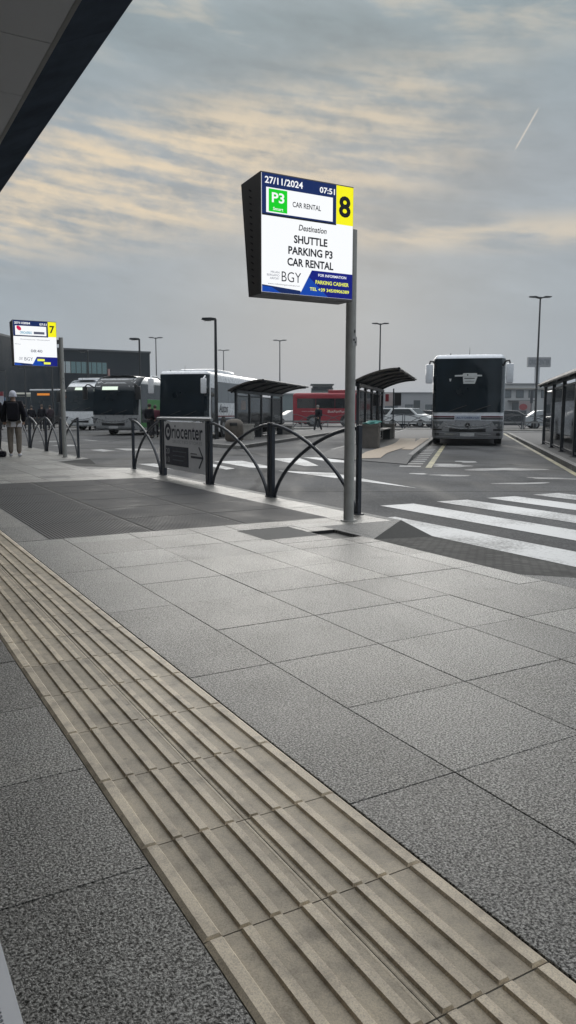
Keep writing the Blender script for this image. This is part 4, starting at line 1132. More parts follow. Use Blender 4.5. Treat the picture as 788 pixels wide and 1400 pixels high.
# concrete blocks, bin and bag on the islands
def block(px, Y, w, d, hgt, label, m):
    p = at(px, Y)
    root = thing('concrete_planter', p, -BH, label, 'planter', 'concrete planters on the boarding islands')
    q = MB(); t = 0.06
    q.box((0, 0, hgt * 0.46), (w, d, hgt * 0.92), bev=0.015); q.build('body', m, root)
    q = MB()
    for c, dd in (((0, -d / 2 + t / 2 - .02, hgt * 0.95), (w + .04, t, hgt * 0.1)), ((0, d / 2 - t / 2 + .02, hgt * 0.95), (w + .04, t, hgt * 0.1)), ((-w / 2 + t / 2 - .02, 0, hgt * 0.95), (t, d - 2 * t + 0.04, hgt * 0.1)), ((w / 2 - t / 2 + .02, 0, hgt * 0.95), (t, d - 2 * t + .04, hgt * 0.1))):
        q.box(c, dd)
    q.build('rim', m, root)
    q = MB(); q.box((0, 0, hgt * 0.93), (w - 2 * t - 0.01, d - 2 * t - 0.01, 0.02)); q.build('soil', mat('soil', (0.05, 0.04, 0.03), 0.95), root)
    return root
block(505.5, 24.6, 0.58, 0.5, 0.76, 'dark weathered concrete planter with a teal bag on top', M_concdark)
block(531, 33.9, 0.48, 0.5, 0.64, 'paler concrete planter behind the one with the teal bag', M_concrete)
block(339.5, 31.5, 0.40, 0.4, 0.66, 'pale concrete planter in front of the shelter with the poster', M_concrete)
block(394, 40.5, 0.50, 0.45, 0.44, 'low pale concrete planter at the far end of the shelter with the poster', M_concrete)
def litter_bin():
    p = at(320.5, 29.8)
    root = thing('litter_bin', p, 0, 'brown round topped litter bin beside the left shelter', 'bin')
    M = mat('brown_bin', (0.10, 0.085, 0.07), 0.6, var=0.25)
    prof = [(0.30, 0.02), (0.36, 0.1), (0.37, 0.62), (0.34, 0.74), (0.25, 0.84), (0.1, 0.88)]
    q = MB(); n = 20
    rr = [[q.bm.verts.new((r_ * math.cos(2 * math.pi * k / n), r_ * math.sin(2 * math.pi * k / n), z)) for k in range(n)] for r_, z in prof]
    for a, b in zip(rr, rr[1:]):
        for k in range(n): q.bm.faces.new((a[k], a[(k + 1) % n], b[(k + 1) % n], b[k]))
    q.bm.faces.new(rr[0][::-1]); q.bm.faces.new(rr[-1])
    q.build('body', M, root, smooth=40)
    q = MB(); q.box((0, -0.34, 0.68), (0.3, 0.08, 0.12), bev=0.02); q.build('opening', M_black, root)
litter_bin()
def bag():
    p = at(507, 24.5, 0.765)
    rnd = random.Random(5)
    bm = bmesh.new(); bmesh.ops.create_icosphere(bm, subdivisions=3, radius=1.0)
    for v in bm.verts:
        d = v.co.normalized(); k = 0.8 + 0.25 * math.sin(5 * d.x + 2 * d.y) * math.cos(4 * d.z + 3 * d.x) + rnd.uniform(-0.05, 0.05)
        v.co = Vector((d.x * 0.34 * k, d.y * 0.2 * k, max(-0.02, d.z * 0.11 * k) + 0.02 + 0.05 * d.x))
    q = MB(); q.bm.free(); q.bm = bm
    o = q.build('plastic_bag', mat('teal_plastic', (0.05, 0.22, 0.20), 0.4, var=0.3, scale=8), None, smooth=60); o.location = p
    tag(o, 'crumpled teal plastic bag on the dark planter', 'bag')
bag()

# ------------------------------------------------------------------ street lamps
M_lamp = mat('dark_lamp_post', (0.03, 0.033, 0.037), 0.45, var=0.2)
M_lampgrey = mat('grey_lamp_post', (0.16, 0.165, 0.17), 0.5, var=0.15)
def lamp(kind, px, Y, H, label, group, m):
    root = thing('street_lamp', at(px, Y, ROAD), 0, label, 'street lamp', group)
    q = MB(); q.tube([(0, 0, 0), (0, 0, H * 0.45), (0, 0, H)], [0.085, 0.075, 0.055], 12); q.tube([(0, 0, 0), (0, 0, 0.9)], 0.10, 12); q.build('pole', m, root, smooth=40)
    if kind == 1:
        q = MB(); q.box((-0.1, 0, H - 0.03), (0.25, 0.08, 0.06)); q.build('arm', m, root)
        q = MB(); q.prism_y([(-0.62, H - 0.04), (-0.58, H + 0.05), (-0.2, H + 0.06), (0.03, H + 0.03), (0.03, H - 0.05), (-0.3, H - 0.08)], -0.12, 0.12); hd = q.build('lamp_head', m, root)
        q = MB(); q.box((-0.36, 0, H - 0.085), (0.3, 0.16, 0.012)); q.build('lens', mat('lamp_lens', (0.3, 0.31, 0.3), 0.3), hd)
    else:
        for s in (-1, 1):
            q = MB(); q.prism_y([(s * 0.03, H - 0.04), (s * 0.32, H + 0.03), (s * 0.75, H + 0.06), (s * 0.8, H + 0.12), (s * 0.35, H + 0.14), (s * 0.03, H + 0.04)], -0.14, 0.14); hd = q.build('lamp_head', m, root)
            q = MB(); q.box((s * 0.56, 0, H + 0.035), (0.3, 0.2, 0.012), rot=Matrix.Rotation(-s * R(5), 4, 'Y')); q.build('lens', mat('lamp_lens', (0.3, 0.31, 0.3), 0.3), hd)
        q = MB(); q.box((0, 0, H + 0.02), (0.16, 0.16, 0.12)); q.build('collar', m, root)
    return root
G1, G2 = 'single arm lamps along the bus bays', 'tall twin lamps over the car park'
lamp(1, 296.6, 35.0, 5.40, 'dark single arm street lamp in front of the middle white coach', G1, M_lamp)
lamp(1, 194.3, 49.3, 5.85, 'dark single arm street lamp above the green coach flank', G1, M_lamp)
lamp(1, 124.6, 53.8, 5.45, 'dark single arm street lamp above the white coach at left', G1, M_lamp)
lamp(1, 75.5, 58, 5.3, 'dark single arm street lamp right behind the left display', G1, M_lamp)
lamp(1, 39, 72, 5.35, 'thin far street lamp against the dark terminal', G1, M_lamp)
lamp(1, 13, 80, 5.45, 'thinnest far street lamp at the left edge, against the dark terminal', G1, M_lamp)
lamp(2, 729, 55.8, 9.36, 'tall dark twin street lamp between the right coach and the right shelter', G2, M_lamp)
lamp(2, 517, 71.8, 9.3, 'tall twin street lamp rising behind the right hand shelter roof', G2, M_lamp)
lamp(2, 382.6, 88.5, 9.3, 'grey twin street lamp above the left shelter roof', G2, M_lampgrey)
lamp(2, 307, 102, 9.25, 'smallest pale twin street lamp above the middle coach', G2, M_lampgrey)
lamp(2, 216.4, 85.7, 9.3, 'grey twin street lamp beside the end of the dark terminal', G2, M_lampgrey)

# ------------------------------------------------------------------ far barriers
P = (16.4, 53.4)
proto = None
for k in range(12):
    p = bay(P, 0.0, -16.5 + 2.06 * k)
    lab = 'dark arched barrier in the far row behind the bays'
    if proto is None: proto = arch_barrier(2.0, p, -BH, lab, 'arched barriers in the far row')
    else: place_copy(proto, p, -BH, lab)
def far_rail():
    a, b = bay(P, 0.9, -18), bay(P, 0.9, 14)
    root = thing('guard_rail', a, -BH, 'low steel guard rail behind the far row of barriers', 'guard rail')
    Lx = (b - a).length
    q = MB(); q.box((Lx / 2, 0, 0.45), (Lx, 0.05, 0.12)); q.build('rail', M_lampgrey, root)
    for k in range(17):
        q = MB(); q.box((k * 2.0, 0.03, 0.25), (0.07, 0.05, 0.5)); q.build('post', M_lampgrey, root)
far_rail()

# ------------------------------------------------------------------ cars
def car(kind, loc, rz, paintm, label):
    """front towards +x"""
    root = thing('parked_car', loc, rz, label, 'car', 'cars in the far car park')
    if kind == 'suv':
        L, W, prof = 4.4, 1.82, [(-2.2, .35), (-2.22, .75), (-2.12, 1.0), (-1.98, 1.05), (-1.6, 1.58), (-1.1, 1.65), (0.35, 1.62), (1.05, 1.10), (1.95, 0.98), (2.18, .80), (2.2, .38), (2.1, .28), (-2.1, .28)]
    else:
        L, W, prof = 4.3, 1.76, [(-2.1, .32), (-2.13, .7), (-2.05, .93), (-1.85, .98), (-1.3, 1.40), (-0.8, 1.46), (0.2, 1.42), (0.95, 0.98), (1.85, .86), (2.12, .66), (2.14, .34), (2.0, .25), (-2.0, .25)]
    q = MB(); bm = q.bm; secs = []
    for yy, k, kz in ((-W / 2, 0.93, 0.0), (-W / 2 * 0.93, 1.0, 0.0), (0, 1.0, 0.02), (W / 2 * 0.93, 1.0, 0.0), (W / 2, 0.93, 0.0)):
        sec = []
        for x, z in prof:
            g = max(0, (z - 0.98) / 0.6)
            y_ = yy * (1 - 0.16 * g)
            edge = abs(yy) > W * 0.49
            zz = z if not edge else (0.62 + (z - 0.62) * 0.94)
            sec.append(bm.verts.new((x * (0.985 if edge else 1), y_, zz)))
        secs.append(sec)
    n = len(prof)
    for a, b in zip(secs, secs[1:]):
        for i in range(n): bm.faces.new((a[i], a[(i + 1) % n], b[(i + 1) % n], b[i]))
    bm.faces.new(secs[0]); bm.faces.new(secs[-1][::-1])
    q.build('body', paintm, root, smooth=35)
    gl = M_sideglass
    top = 1.55 if kind == 'suv' else 1.36
    bot = 1.08 if kind == 'suv' else 0.97
    xs = (-1.62, -1.38, 0.22, 0.85) if kind == 'suv' else (-1.35, -1.02, 0.1, 0.78)
    for s in (-1, 1):
        yb, yt = s * (W / 2 * 0.985), s * (W / 2 * (1 - 0.155))
        q = MB(); q.poly([(xs[0], yb, bot), (xs[3], yb, bot), (xs[2], yt, top), (xs[1], yt, top)]); q.build('side_window', gl, root)
    q = MB(); a, b = ((0.40, 1.575), (1.0, 1.125)) if kind == 'suv' else ((0.25, 1.385), (0.92, 1.0))
    w1, w2 = W / 2 * 0.78, W / 2 * 0.88
    q.poly([(a[0] + .02, -w1, a[1] + .02), (a[0] + .02, w1, a[1] + .02), (b[0] + .02, w2, b[1] + .02), (b[0] + .02, -w2, b[1] + .02)]); q.build('windscreen', gl, root)
    q = MB(); a, b = ((-1.64, 1.56), (-1.98, 1.08)) if kind == 'suv' else ((-1.33, 1.38), (-1.86, 1.0))
    q.poly([(a[0] - .02, -w1, a[1] + .01), (a[0] - .02, w1, a[1] + .01), (b[0] - .02, w2, b[1] + .01), (b[0] - .02, -w2, b[1] + .01)]); q.build('rear_window', gl, root)
    fx = prof[9][0]
    for s in (-1, 1):
        q = MB(); q.box((fx - 0.02, s * W * 0.37, prof[9][1] - 0.06), (0.12, 0.34, 0.14), bev=0.03); q.build('headlight', M_chrome, root)
        for xw in (-1.35, 1.35):
            c = (0, 0, 0)
            q = MB()
            n_ = 18; cx, cz, rr = xw, 0.32, 0.32
            q.prism_y([(cx + rr * math.cos(2 * math.pi * k / n_), cz + rr * math.sin(2 * math.pi * k / n_)) for k in range(n_)], s * (W / 2 - 0.18), s * (W / 2 + 0.015)); w = q.build('wheel', M_tyre, root)
            q = MB(); q.prism_y([(cx + 0.2 * math.cos(2 * math.pi * k / n_), cz + 0.2 * math.sin(2 * math.pi * k / n_)) for k in range(n_)], s * (W / 2), s * (W / 2 + 0.025)); q.build('rim', M_rim, w)
    q = MB(); q.box((fx + 0.0, 0, 0.55), (0.1, 0.9, 0.2), bev=0.02); q.build('grille', M_black, root)
    return root
M_cw = mat('white_car_paint', (0.55, 0.57, 0.58), 0.3, coat=0.4, var=0.05)
M_cs = mat('silver_car_paint', (0.34, 0.36, 0.38), 0.3, metal=0.4, coat=0.4, var=0.05)
M_cd = mat('dark_car_paint', (0.03, 0.035, 0.04), 0.25, coat=0.5, var=0.1)
M_cg = mat('grey_green_car_paint', (0.16, 0.2, 0.2), 0.3, coat=0.4)
car('suv', at(561, 67, ROAD), R(-38), M_cw, 'white off road car nearest the right hand shelter, front turned to us')
car('suv', at(543, 71, ROAD), R(-30), M_cs, 'silver estate car half hidden behind the white off road car')
car('saloon', at(592, 70, ROAD), R(-25), M_cd, 'dark car half hidden by the left side of the head on coach')
car('saloon', at(701, 62, ROAD), R(-14), M_cd, 'dark saloon right of the head on coach, behind the far barriers')
car('saloon', at(398, 80, ROAD), R(-160), M_cw, 'white car at the tail of the red coach')
car('saloon', at(752, 60, ROAD), R(-10), M_cs, 'silver car seen through the near glass of the right shelter')
car('suv', at(781, 64, ROAD), R(170), M_cg, 'grey green car seen through the right shelter at the picture edge')
car('saloon', at(512, 75, ROAD), R(-35), M_cg, 'grey green car seen through the glass of the right hand shelter')
car('saloon', at(640, 80, ROAD), R(-12), M_cs, 'silver car hidden behind the head on coach') if False else None

# ------------------------------------------------------------------ far buildings
def terminal_left():
    root = thing('terminal_building', (0, 0, 0), 0, 'long dark grey flat roofed terminal block at the far left with a glazed strip', 'building')
    M = mat('dark_grey_cladding', (0.014, 0.022, 0.031), 0.6, var=0.06, scale=0.4, spec=0.2)
    z1 = 11.5
    A, B, Cc, D = at(0, 1), None, None, None
    p1 = Vector((-38.75, 130, 0)); p2 = Vector((-24.7, 138, 0)); p0 = Vector((-39.9, 90, 0))
    q = MB(); q.poly([(p0.x, p0.y), (p1.x, p1.y), (p2.x, p2.y), (p2.x - 10, p2.y + 40), (-90, 178), (-90, 90)], ROAD - 0.2, z1); wl = q.build('wall', M, root)
    q = MB(); q.poly([(p0.x - .1, p0.y - .2), (p1.x + .15, p1.y - .2), (p2.x + .25, p2.y - .2), (p2.x - 9.7, p2.y + 40), (-90.2, 178), (-90.2, 89.8)], z1 + 0.003, z1 + 0.28); q.build('parapet', mat('parapet_metal', (0.10, 0.11, 0.12), 0.5), root)
    d = (p2 - p1); Lf = d.length; u = d / Lf; ang = math.atan2(u.y, u.x)
    def onf(s, z, off=0.06): 
        c = p1 + u * s; n = Vector((u.y, -u.x, 0)); return Vector((c.x + n.x * off, c.y + n.y * off, z))
    x2s = lambda px: max(0.1, (px - 84) / 124.0 * Lf)
    fr = MB(); s0, s1 = x2s(86.5), x2s(148); fr.box(onf((s0 + s1) / 2, 8.6, 0.03), (s1 - s0 + .2, 0.1, 2.15), rz=ang); wn = fr.build('window', M_black, root)
    g = MB(); g2 = MB(); n = 9
    for k in range(n):
        c = onf(s0 + (s1 - s0) * (k + 0.5) / n, 8.6, 0.10)
        (g2 if k < 2 else g).box(c, ((s1 - s0) / n - 0.14, 0.05, 1.9), rz=ang)
    g.build('pane', mat('green_tinted_pane', (0.14, 0.25, 0.26), 0.15, var=0.2, spec=0.8), wn); g2.build('pane', mat('pale_pane', (0.5, 0.58, 0.6), 0.3, var=0.1), wn)
    # cladding seams, ground floor strip
    q = MB()
    for zz in (3.4, 6.6): q.box(onf(Lf / 2, zz, 0.012), (Lf - 0.2, 0.03, 0.06), rz=ang)
    for k in range(1, 8): q.box(onf(Lf * k / 8, 5.2, 0.012), (0.05, 0.02, 12.2), rz=ang) if False else None
    q.build('seam', M_black, root)
    q = MB()
    d2 = p1 - p0; a2 = math.atan2(d2.y, d2.x)
    for k in range(6):
        c = p0 + d2 * ((k + 0.5) / 6); q.box((c.x + 0.06, c.y, 1.7), (5.6, 0.08, 2.7), rz=a2)
    q.build('window', M_glassdark, root)
    q = MB(); q.tube([onf(x2s(150), 6.6, 0.3), onf(x2s(150), 8.5, 0.3)], 0.18, 8); q.build('roof_mast', mat('pale_red_mast', (0.5, 0.3, 0.28), 0.6), root)
terminal_left()

def warehouse(name, px0, px1, Y, H, col, label, wins, turn=0.0, depth=25):
    a, b = at(px0, Y, ROAD), at(px1, Y + turn, ROAD)
    d = b - a; L = d.length; rz = math.atan2(d.y, d.x)
    root = thing(name, a, rz, label, 'building')
    q = MB(); q.box((L / 2, depth / 2, H / 2), (L, depth, H)); q.build('wall', mat(name + '_' + label[:8] + '_wall', col, 0.7, var=0.08, scale=0.3), root)
    q = MB(); q.box((L / 2, depth / 2, H + 0.15), (L + 0.3, depth + 0.3, 0.3)); q.build('roof', mat('roof_edge_grey', (0.2, 0.21, 0.22), 0.6), root)
    for (x0, x1, z0, z1) in wins:
        q = MB(); q.box((x0 + (x1 - x0) / 2, -0.02, (z0 + z1) / 2), (x1 - x0, 0.1, z1 - z0)); f = q.build('window', M_black, root)
        q = MB(); n = max(1, int((x1 - x0) / 1.5))
        for k in range(n): q.box((x0 + (x1 - x0) * (k + .5) / n, -0.08, (z0 + z1) / 2), ((x1 - x0) / n - 0.12, 0.03, z1 - z0 - 0.14))
        q.build('pane', mat('far_pane', (0.10, 0.12, 0.135), 0.2, spec=0.6), f)
    return root, L
warehouse('warehouse', 470, 612, 190, 5.9, (0.30, 0.31, 0.33), 'long low grey warehouse between the right hand shelter and the head on coach', [(5 + 5 * k, 8.2 + 5 * k, 1.2, 3.2) for k in range(4)])
r2, L2 = warehouse('office_building', 655, 800, 160, 7.0, (0.40, 0.41, 0.42), 'pale two storey building behind the right shelter and the tall lamp', [(2 + 2.6 * k, 3.6 + 2.6 * k, 4.3, 5.9) for k in range(8)] + [(6.5, 9.5, 1.0, 3.4), (15.5, 18, .8, 3.6)])
q = MB(); q.box((L2 / 2, -0.3, 6.2), (L2, 0.5, 0.25)); q.build('cornice', M_concrete, r2)
q = MB(); q.box((8.0, -1.2, 3.7), (5.0, 2.2, 0.25)); q.build('porch', M_lampgrey, r2)
warehouse('warehouse', 372, 425, 150, 4.6, (0.16, 0.20, 0.21), 'blue grey shed seen behind the tail of the red coach', [])
def cabin():
    p = at(425.5, 100, ROAD)
    root = thing('control_cabin', p, R(0), 'green grey glazed control cabin showing above the red coach', 'building')
    q = MB(); q.box((1.4, 1.5, 2.2), (2.8, 3.0, 4.4)); q.build('wall', mat('cabin_wall', (0.12, 0.15, 0.15), 0.6), root)
    q = MB(); q.box((1.4, -0.02, 4.35), (2.6, 0.06, 0.55)); q.build('window', M_sideglass, root)
    q = MB(); q.box((1.4, 1.5, 4.82), (3.0, 3.3, 0.16)); q.build('roof', mat('cabin_roof', (0.07, 0.09, 0.09), 0.6), root)
cabin()
def tower_sign():
    p = at(729, 170, ROAD)
    root = thing('pylon_sign', p, 0, 'tall pale advertising pylon with a wide lettered box behind the tall lamp', 'sign')
    q = MB(); q.box((0, 0, 5.6), (0.95, 0.6, 11.4)); q.build('pillar', mat('pylon_grey', (0.36, 0.38, 0.41), 0.5), root)
    q = MB(); q.box((0.25, -0.1, 12.25), (5.0, 0.9, 2.1), bev=0.03); bx = q.build('sign_box', mat('pylon_box', (0.26, 0.27, 0.29), 0.5), root)
    text('ORIOCENTER', bx, mat('pylon_print', (0.10, 0.11, 0.13), 0.5), 0.25, 12.25, 1.1, 4.5, -0.56, 0.01)
tower_sign()
def totem(px, Y, w, z0, z1, col, label, head=None):
    root = thing('totem_sign', at(px, Y, ROAD), 0, label, 'sign')
    q = MB(); q.box((0, 0, (z0 + z1) / 2), (w, 0.15, z1 - z0), bev=0.01); pn = q.build('panel', mat('totem_' + label[:9], col, 0.5, var=0.1), root)
    q = MB(); q.tube([(0, 0, 0), (0, 0, z0)], 0.06, 8); q.build('pole', M_shelter, root)
    if head:
        q = MB(); q.box((0, -0.02, z1 - head[0] / 2), (w * 1.02, 0.16, head[0])); q.build('header', head[1], pn)
    return root
totem(568, 130, 1.1, 2.0, 3.3, (0.05, 0.06, 0.065), 'dark square board standing before the long grey warehouse')
totem(723, 120, 0.42, 2.7, 4.7, (0.035, 0.04, 0.05), 'narrow dark upright board beside the tall lamp')
totem(715, 122, 2.0, 1.6, 3.1, (0.30, 0.26, 0.27), 'pale banner with a red shape below the pylon sign', None)
q = MB(); q.disc_y((-0.35, 2.15), 0.5, -0.10, -0.08, 16, 1.3); q.build('red_shape', mat('banner_red', (0.28, 0.06, 0.07), 0.6), [o for o in bpy.data.objects if o.get('label', '').startswith('pale banner')][0])
totem(2, 58, 0.75, 0.9, 2.75, (0.40, 0.42, 0.48), 'white totem with a red top at the left edge, behind the crowd', (0.32, M_redstripe))
totem(8, 62, 0.45, 1.2, 2.4, (0.05, 0.10, 0.18), 'small blue board next to the white and red totem')

# ------------------------------------------------------------------ people
def skin_mesh(name, verts, edges, radii, material, parent=None, sub=2, root=0):
    me = bpy.data.meshes.new(name); me.from_pydata([Vector(v) for v in verts], edges, []); me.update()
    o = bpy.data.objects.new(name, me); C.objects.link(o)
    if parent: o.parent = parent
    sk = o.modifiers.new('skin', 'SKIN'); sk.use_smooth_shade = True
    lay = me.skin_vertices[0].data if me.skin_vertices else None
    if lay is None:
        bpy.context.view_layer.objects.active = o
        bm = bmesh.new(); bm.from_mesh(me); bm.verts.layers.skin.verify(); bm.to_mesh(me); bm.free()
        lay = me.skin_vertices[0].data
    for i, r in enumerate(radii):
        lay[i].radius = r if isinstance(r, tuple) else (r, r)
        lay[i].use_root = (i == root)
    ss = o.modifiers.new('sub', 'SUBSURF'); ss.levels = sub; ss.render_levels = sub
    me.materials.append(material)
    return o
M_skin = mat('skin', (0.42, 0.27, 0.20), 0.55)
def person(loc, rz, H, label, jacket, trousers, shoes, hat=None, hair=None, pose='stand', pack=None, hem=None, jlen=0.0, group=None, held=None):
    """faces -y in its own frame; feet on z = 0"""
    k = H / 1.75
    if pose == 'walk': lf, rf = (-0.22, 0.0), (0.22, 0.04)
    else: lf, rf = (0.02, 0.0), (-0.02, 0.0)
    stance = 0.105
    J = {'pel': (0, 0, .93), 'wai': (0, 0.0, 1.08), 'che': (0, 0.01, 1.30), 'nkb': (0, 0.015, 1.46), 'nck': (0, 0.0, 1.53), 'hd': (0, -0.02, 1.62), 'top': (0, -0.005, 1.70),
         'lsh': (-.185, .01, 1.42), 'lel': (-.255, .05, 1.13), 'lwr': (-.235, -.09, .93), 'lha': (-.225, -.13, .85),
         'rsh': (.185, .01, 1.42), 'rel': (.255, .05, 1.13), 'rwr': (.235, -.09, .93), 'rha': (.225, -.13, .85),
         'lhp': (-.09, 0, .88), 'lkn': (-.11, lf[0] * .5 - .015, .49), 'lan': (-stance, lf[0] + .03, .09), 'lto': (-stance - .025, lf[0] - .13, .03),
         'rhp': (.09, 0, .88), 'rkn': (.11, rf[0] * .5 - .015, .49), 'ran': (stance, rf[0] + .03, .09 + rf[1]), 'rto': (stance + .025, rf[0] - .13, .03 + rf[1] * .5)}
    def g(names, edges, rad, nm, m, parent, sub=2):
        vs = [tuple(c * k for c in J[n]) for n in names]; ix = {n: i for i, n in enumerate(names)}
        return skin_mesh(nm, vs, [(ix[a], ix[b]) for a, b in edges], [tuple(q * k for q in rad[n]) if isinstance(rad[n], tuple) else rad[n] * k for n in names], m, parent, sub)
    names = list(J)
    E_ = [('pel', 'wai'), ('wai', 'che'), ('che', 'nkb'), ('nkb', 'nck'), ('nck', 'hd'), ('hd', 'top'), ('che', 'lsh'), ('lsh', 'lel'), ('lel', 'lwr'), ('lwr', 'lha'), ('che', 'rsh'), ('rsh', 'rel'), ('rel', 'rwr'), ('rwr', 'rha'),
          ('pel', 'lhp'), ('lhp', 'lkn'), ('lkn', 'lan'), ('lan', 'lto'), ('pel', 'rhp'), ('rhp', 'rkn'), ('rkn', 'ran'), ('ran', 'rto')]
    rad = dict(pel=(.13, .10), wai=(.12, .09), che=(.15, .11), nkb=.08, nck=.055, hd=(.078, .098), top=(.055, .07), lsh=.065, lel=.042, lwr=.030, lha=(.032, .045), rsh=.065, rel=.042, rwr=.030, rha=(.032, .045),
               lhp=.085, lkn=.055, lan=.038, lto=.03, rhp=.085, rkn=.055, ran=.038, rto=.03)
    body = g(names, E_, rad, 'person', M_skin, None)
    body.location = loc; body.rotation_euler = (0, 0, rz)
    tag(body, label, 'person', group)
    # fingers and nose as small rooted chains belong to the body's own mesh scale; nose here
    jn = ['pel', 'wai', 'che', 'nkb', 'lsh', 'lel', 'lwr', 'rsh', 'rel', 'rwr']
    je = [e for e in E_ if e[0] in jn and e[1] in jn]
    jr = dict(pel=(.175, .135), wai=(.185, .15), che=(.195, .155), nkb=(.10, .085), lsh=.098, lel=.078, lwr=.058, rsh=.098, rel=.078, rwr=.058)
    sv = J['pel']; J['pel'] = (0, 0, .93 - jlen)
    jk = g(jn, je, jr, 'jacket', jacket, body); J['pel'] = sv
    tn = ['pel', 'lhp', 'lkn', 'lan', 'rhp', 'rkn', 'ran']; te = [e for e in E_ if e[0] in tn and e[1] in tn]
    tr = dict(pel=(.155, .12), lhp=.108, lkn=.082, lan=.064, rhp=.108, rkn=.082, ran=.064)
    g(tn, te, tr, 'trousers', trousers, body)
    for s in ('l', 'r'):
        a, t = J[s + 'an'], J[s + 'to']
        vs = [tuple(c * k for c in (a[0], a[1] + .03, t[2] + .025)), tuple(c * k for c in ((a[0] + t[0]) / 2, (a[1] + t[1]) / 2 - .0, t[2] + .02)), tuple(c * k for c in (t[0], t[1] - .03, t[2] + .01))]
        skin_mesh('shoe', vs, [(0, 1), (1, 2)], [(.05 * k, .05 * k), (.05 * k, .045 * k), (.045 * k, .035 * k)], shoes, body)
    hx = J['hd']
    def cap_mesh(nm, m, zcut, grow):
        bm = bmesh.new(); bmesh.ops.create_uvsphere(bm, u_segments=18, v_segments=12, radius=1)
        for v in bm.verts:
            z = v.co.z
            if z < zcut: v.co.z = zcut + (z - zcut) * 0.05
            v.co = Vector((v.co.x * .092 * grow, v.co.y * .112 * grow, v.co.z * .115 * grow)) * k + Vector((0, 0.0, 1.645)) * k
        q = MB(); q.bm.free(); q.bm = bm
        return q.build(nm, m, body, smooth=60)
    if hat:
        cp = cap_mesh('cap', hat, -0.35, 1.04)
        q = MB(); q.box((0, -0.0, 1.61 * k), (.19 * k, .22 * k, .045 * k), bev=.02); q.build('cap_band', hat, cp, smooth=60)
    if hair: cap_mesh('hair', hair, -0.5, 1.0)
    if hem:
        q = MB(); n = 20
        P_ = [[(rx * k * math.cos(2 * math.pi * j / n), ry * k * math.sin(2 * math.pi * j / n), zz * k) for rx, ry, zz in ((.20, .158, .795), (.20, .158, .86), (.185, .145, .93))] for j in range(n + 1)]
        q.grid(P_); q.build('shirt_hem', hem, body, smooth=60)
    if pack:
        q = MB(); q.box((0, .20 * k, 1.22 * k), (.30 * k, .16 * k, .44 * k), bev=.05); q.build('backpack', pack, body, smooth=50)
    return body
M_jack = mat('black_jacket', (0.007, 0.007, 0.012), 0.75, var=0.3, scale=12, spec=0.15)
M_pack = mat('charcoal_backpack', (0.014, 0.014, 0.021), 0.7, var=0.3, spec=0.15)
M_khaki = mat('khaki_trousers', (0.21, 0.178, 0.148), 0.8, var=0.2, scale=10)
M_dkt = mat('dark_trousers', (0.018, 0.019, 0.024), 0.8)
M_shoe = mat('pale_trainers', (0.62, 0.63, 0.67), 0.6)
M_dshoe = mat('dark_shoes', (0.02, 0.02, 0.02), 0.6)
M_capw = mat('white_blue_cap', (0.78, 0.80, 0.92), 0.8, var=0.12, scale=18)
M_hem = mat('pale_shirt', (0.6, 0.58, 0.6), 0.8)
M_hair = mat('brown_hair', (0.03, 0.02, 0.015), 0.6)
p = at(21.5, 19.45); person((p.x, p.y, 0), PR * 0 + R(180) + R(14), 1.66, 'person in white cap, black jacket and khaki trousers seen from behind', M_jack, M_khaki, M_shoe, hat=M_capw, pack=M_pack, hem=M_hem, jlen=0.08)
p = at(-5, 20.6); person((p.x, p.y, 0), R(180), 1.62, 'person in dark clothes cut by the left edge of the picture', M_jack, M_dkt, M_dshoe, hair=M_hair, jlen=0.12)
p = at(434, 49.5, ROAD); person((p.x, p.y, ROAD), R(-60), 1.72, 'person in black walking past the red coach', M_jack, M_dkt, M_dshoe, hair=mat('grey_hair', (0.2, 0.19, 0.18), 0.7), pose='walk', pack=M_pack)
M_mar = mat('maroon_jacket', (0.10, 0.012, 0.03), 0.7)
p = at(206, 37.0, ROAD); person((p.x, p.y, ROAD), R(150), 1.66, 'person in dark clothes in front of the green coach flank', M_jack, M_dkt, M_dshoe, hair=M_hair)
p = at(213.5, 38.0, ROAD); person((p.x, p.y, ROAD), R(200), 1.6, 'person in maroon jacket beside the middle white coach', M_mar, M_dkt, M_dshoe, hair=M_hair)
for px, Y, hgt, jm, lab, hm in ((60, 50, 1.72, M_jack, 'brown haired person in black waiting before the city bus', mat('light_brown_hair', (0.08, 0.05, 0.035), 0.7)),
                      (46, 51, 1.66, M_jack, 'person in black waiting left of the brown haired one', M_hair), (71, 53, 1.7, mat('dark_plum_jacket', (0.03, 0.015, 0.025), 0.7), 'person in dark plum jacket waiting before the city bus', M_hair),
                      (36, 49, 1.7, mat('navy_jacket', (0.012, 0.016, 0.035), 0.7), 'person in navy jacket waiting behind the person in the cap', M_hair), (3, 52, 1.65, mat('grey_jacket', (0.12, 0.12, 0.13), 0.7), 'person in grey jacket waiting at the left edge by the totem', M_hair)):
    p = at(px, Y, ROAD); person((p.x, p.y, ROAD), R(random.uniform(120, 240)), hgt, lab, jm, M_dkt, M_dshoe, hair=hm, jlen=0.08, group='people waiting by the buses')
def hold_all():
    p = at(-3, 19.3)
    root = thing('travel_bag', (p.x, p.y, 0), R(10), 'black travel bag on the paving at the left edge', 'bag')
    q = MB(); q.box((0, 0, 0.075), (0.42, 0.26, 0.15), bev=0.05); q.build('body', M_jack, root, smooth=50)
    q = MB(); q.tube([(-0.12, 0, 0.14), (-0.1, 0, 0.21), (0.1, 0, 0.21), (0.12, 0, 0.14)], 0.012, 6); q.build('handle', M_black, root)
hold_all()

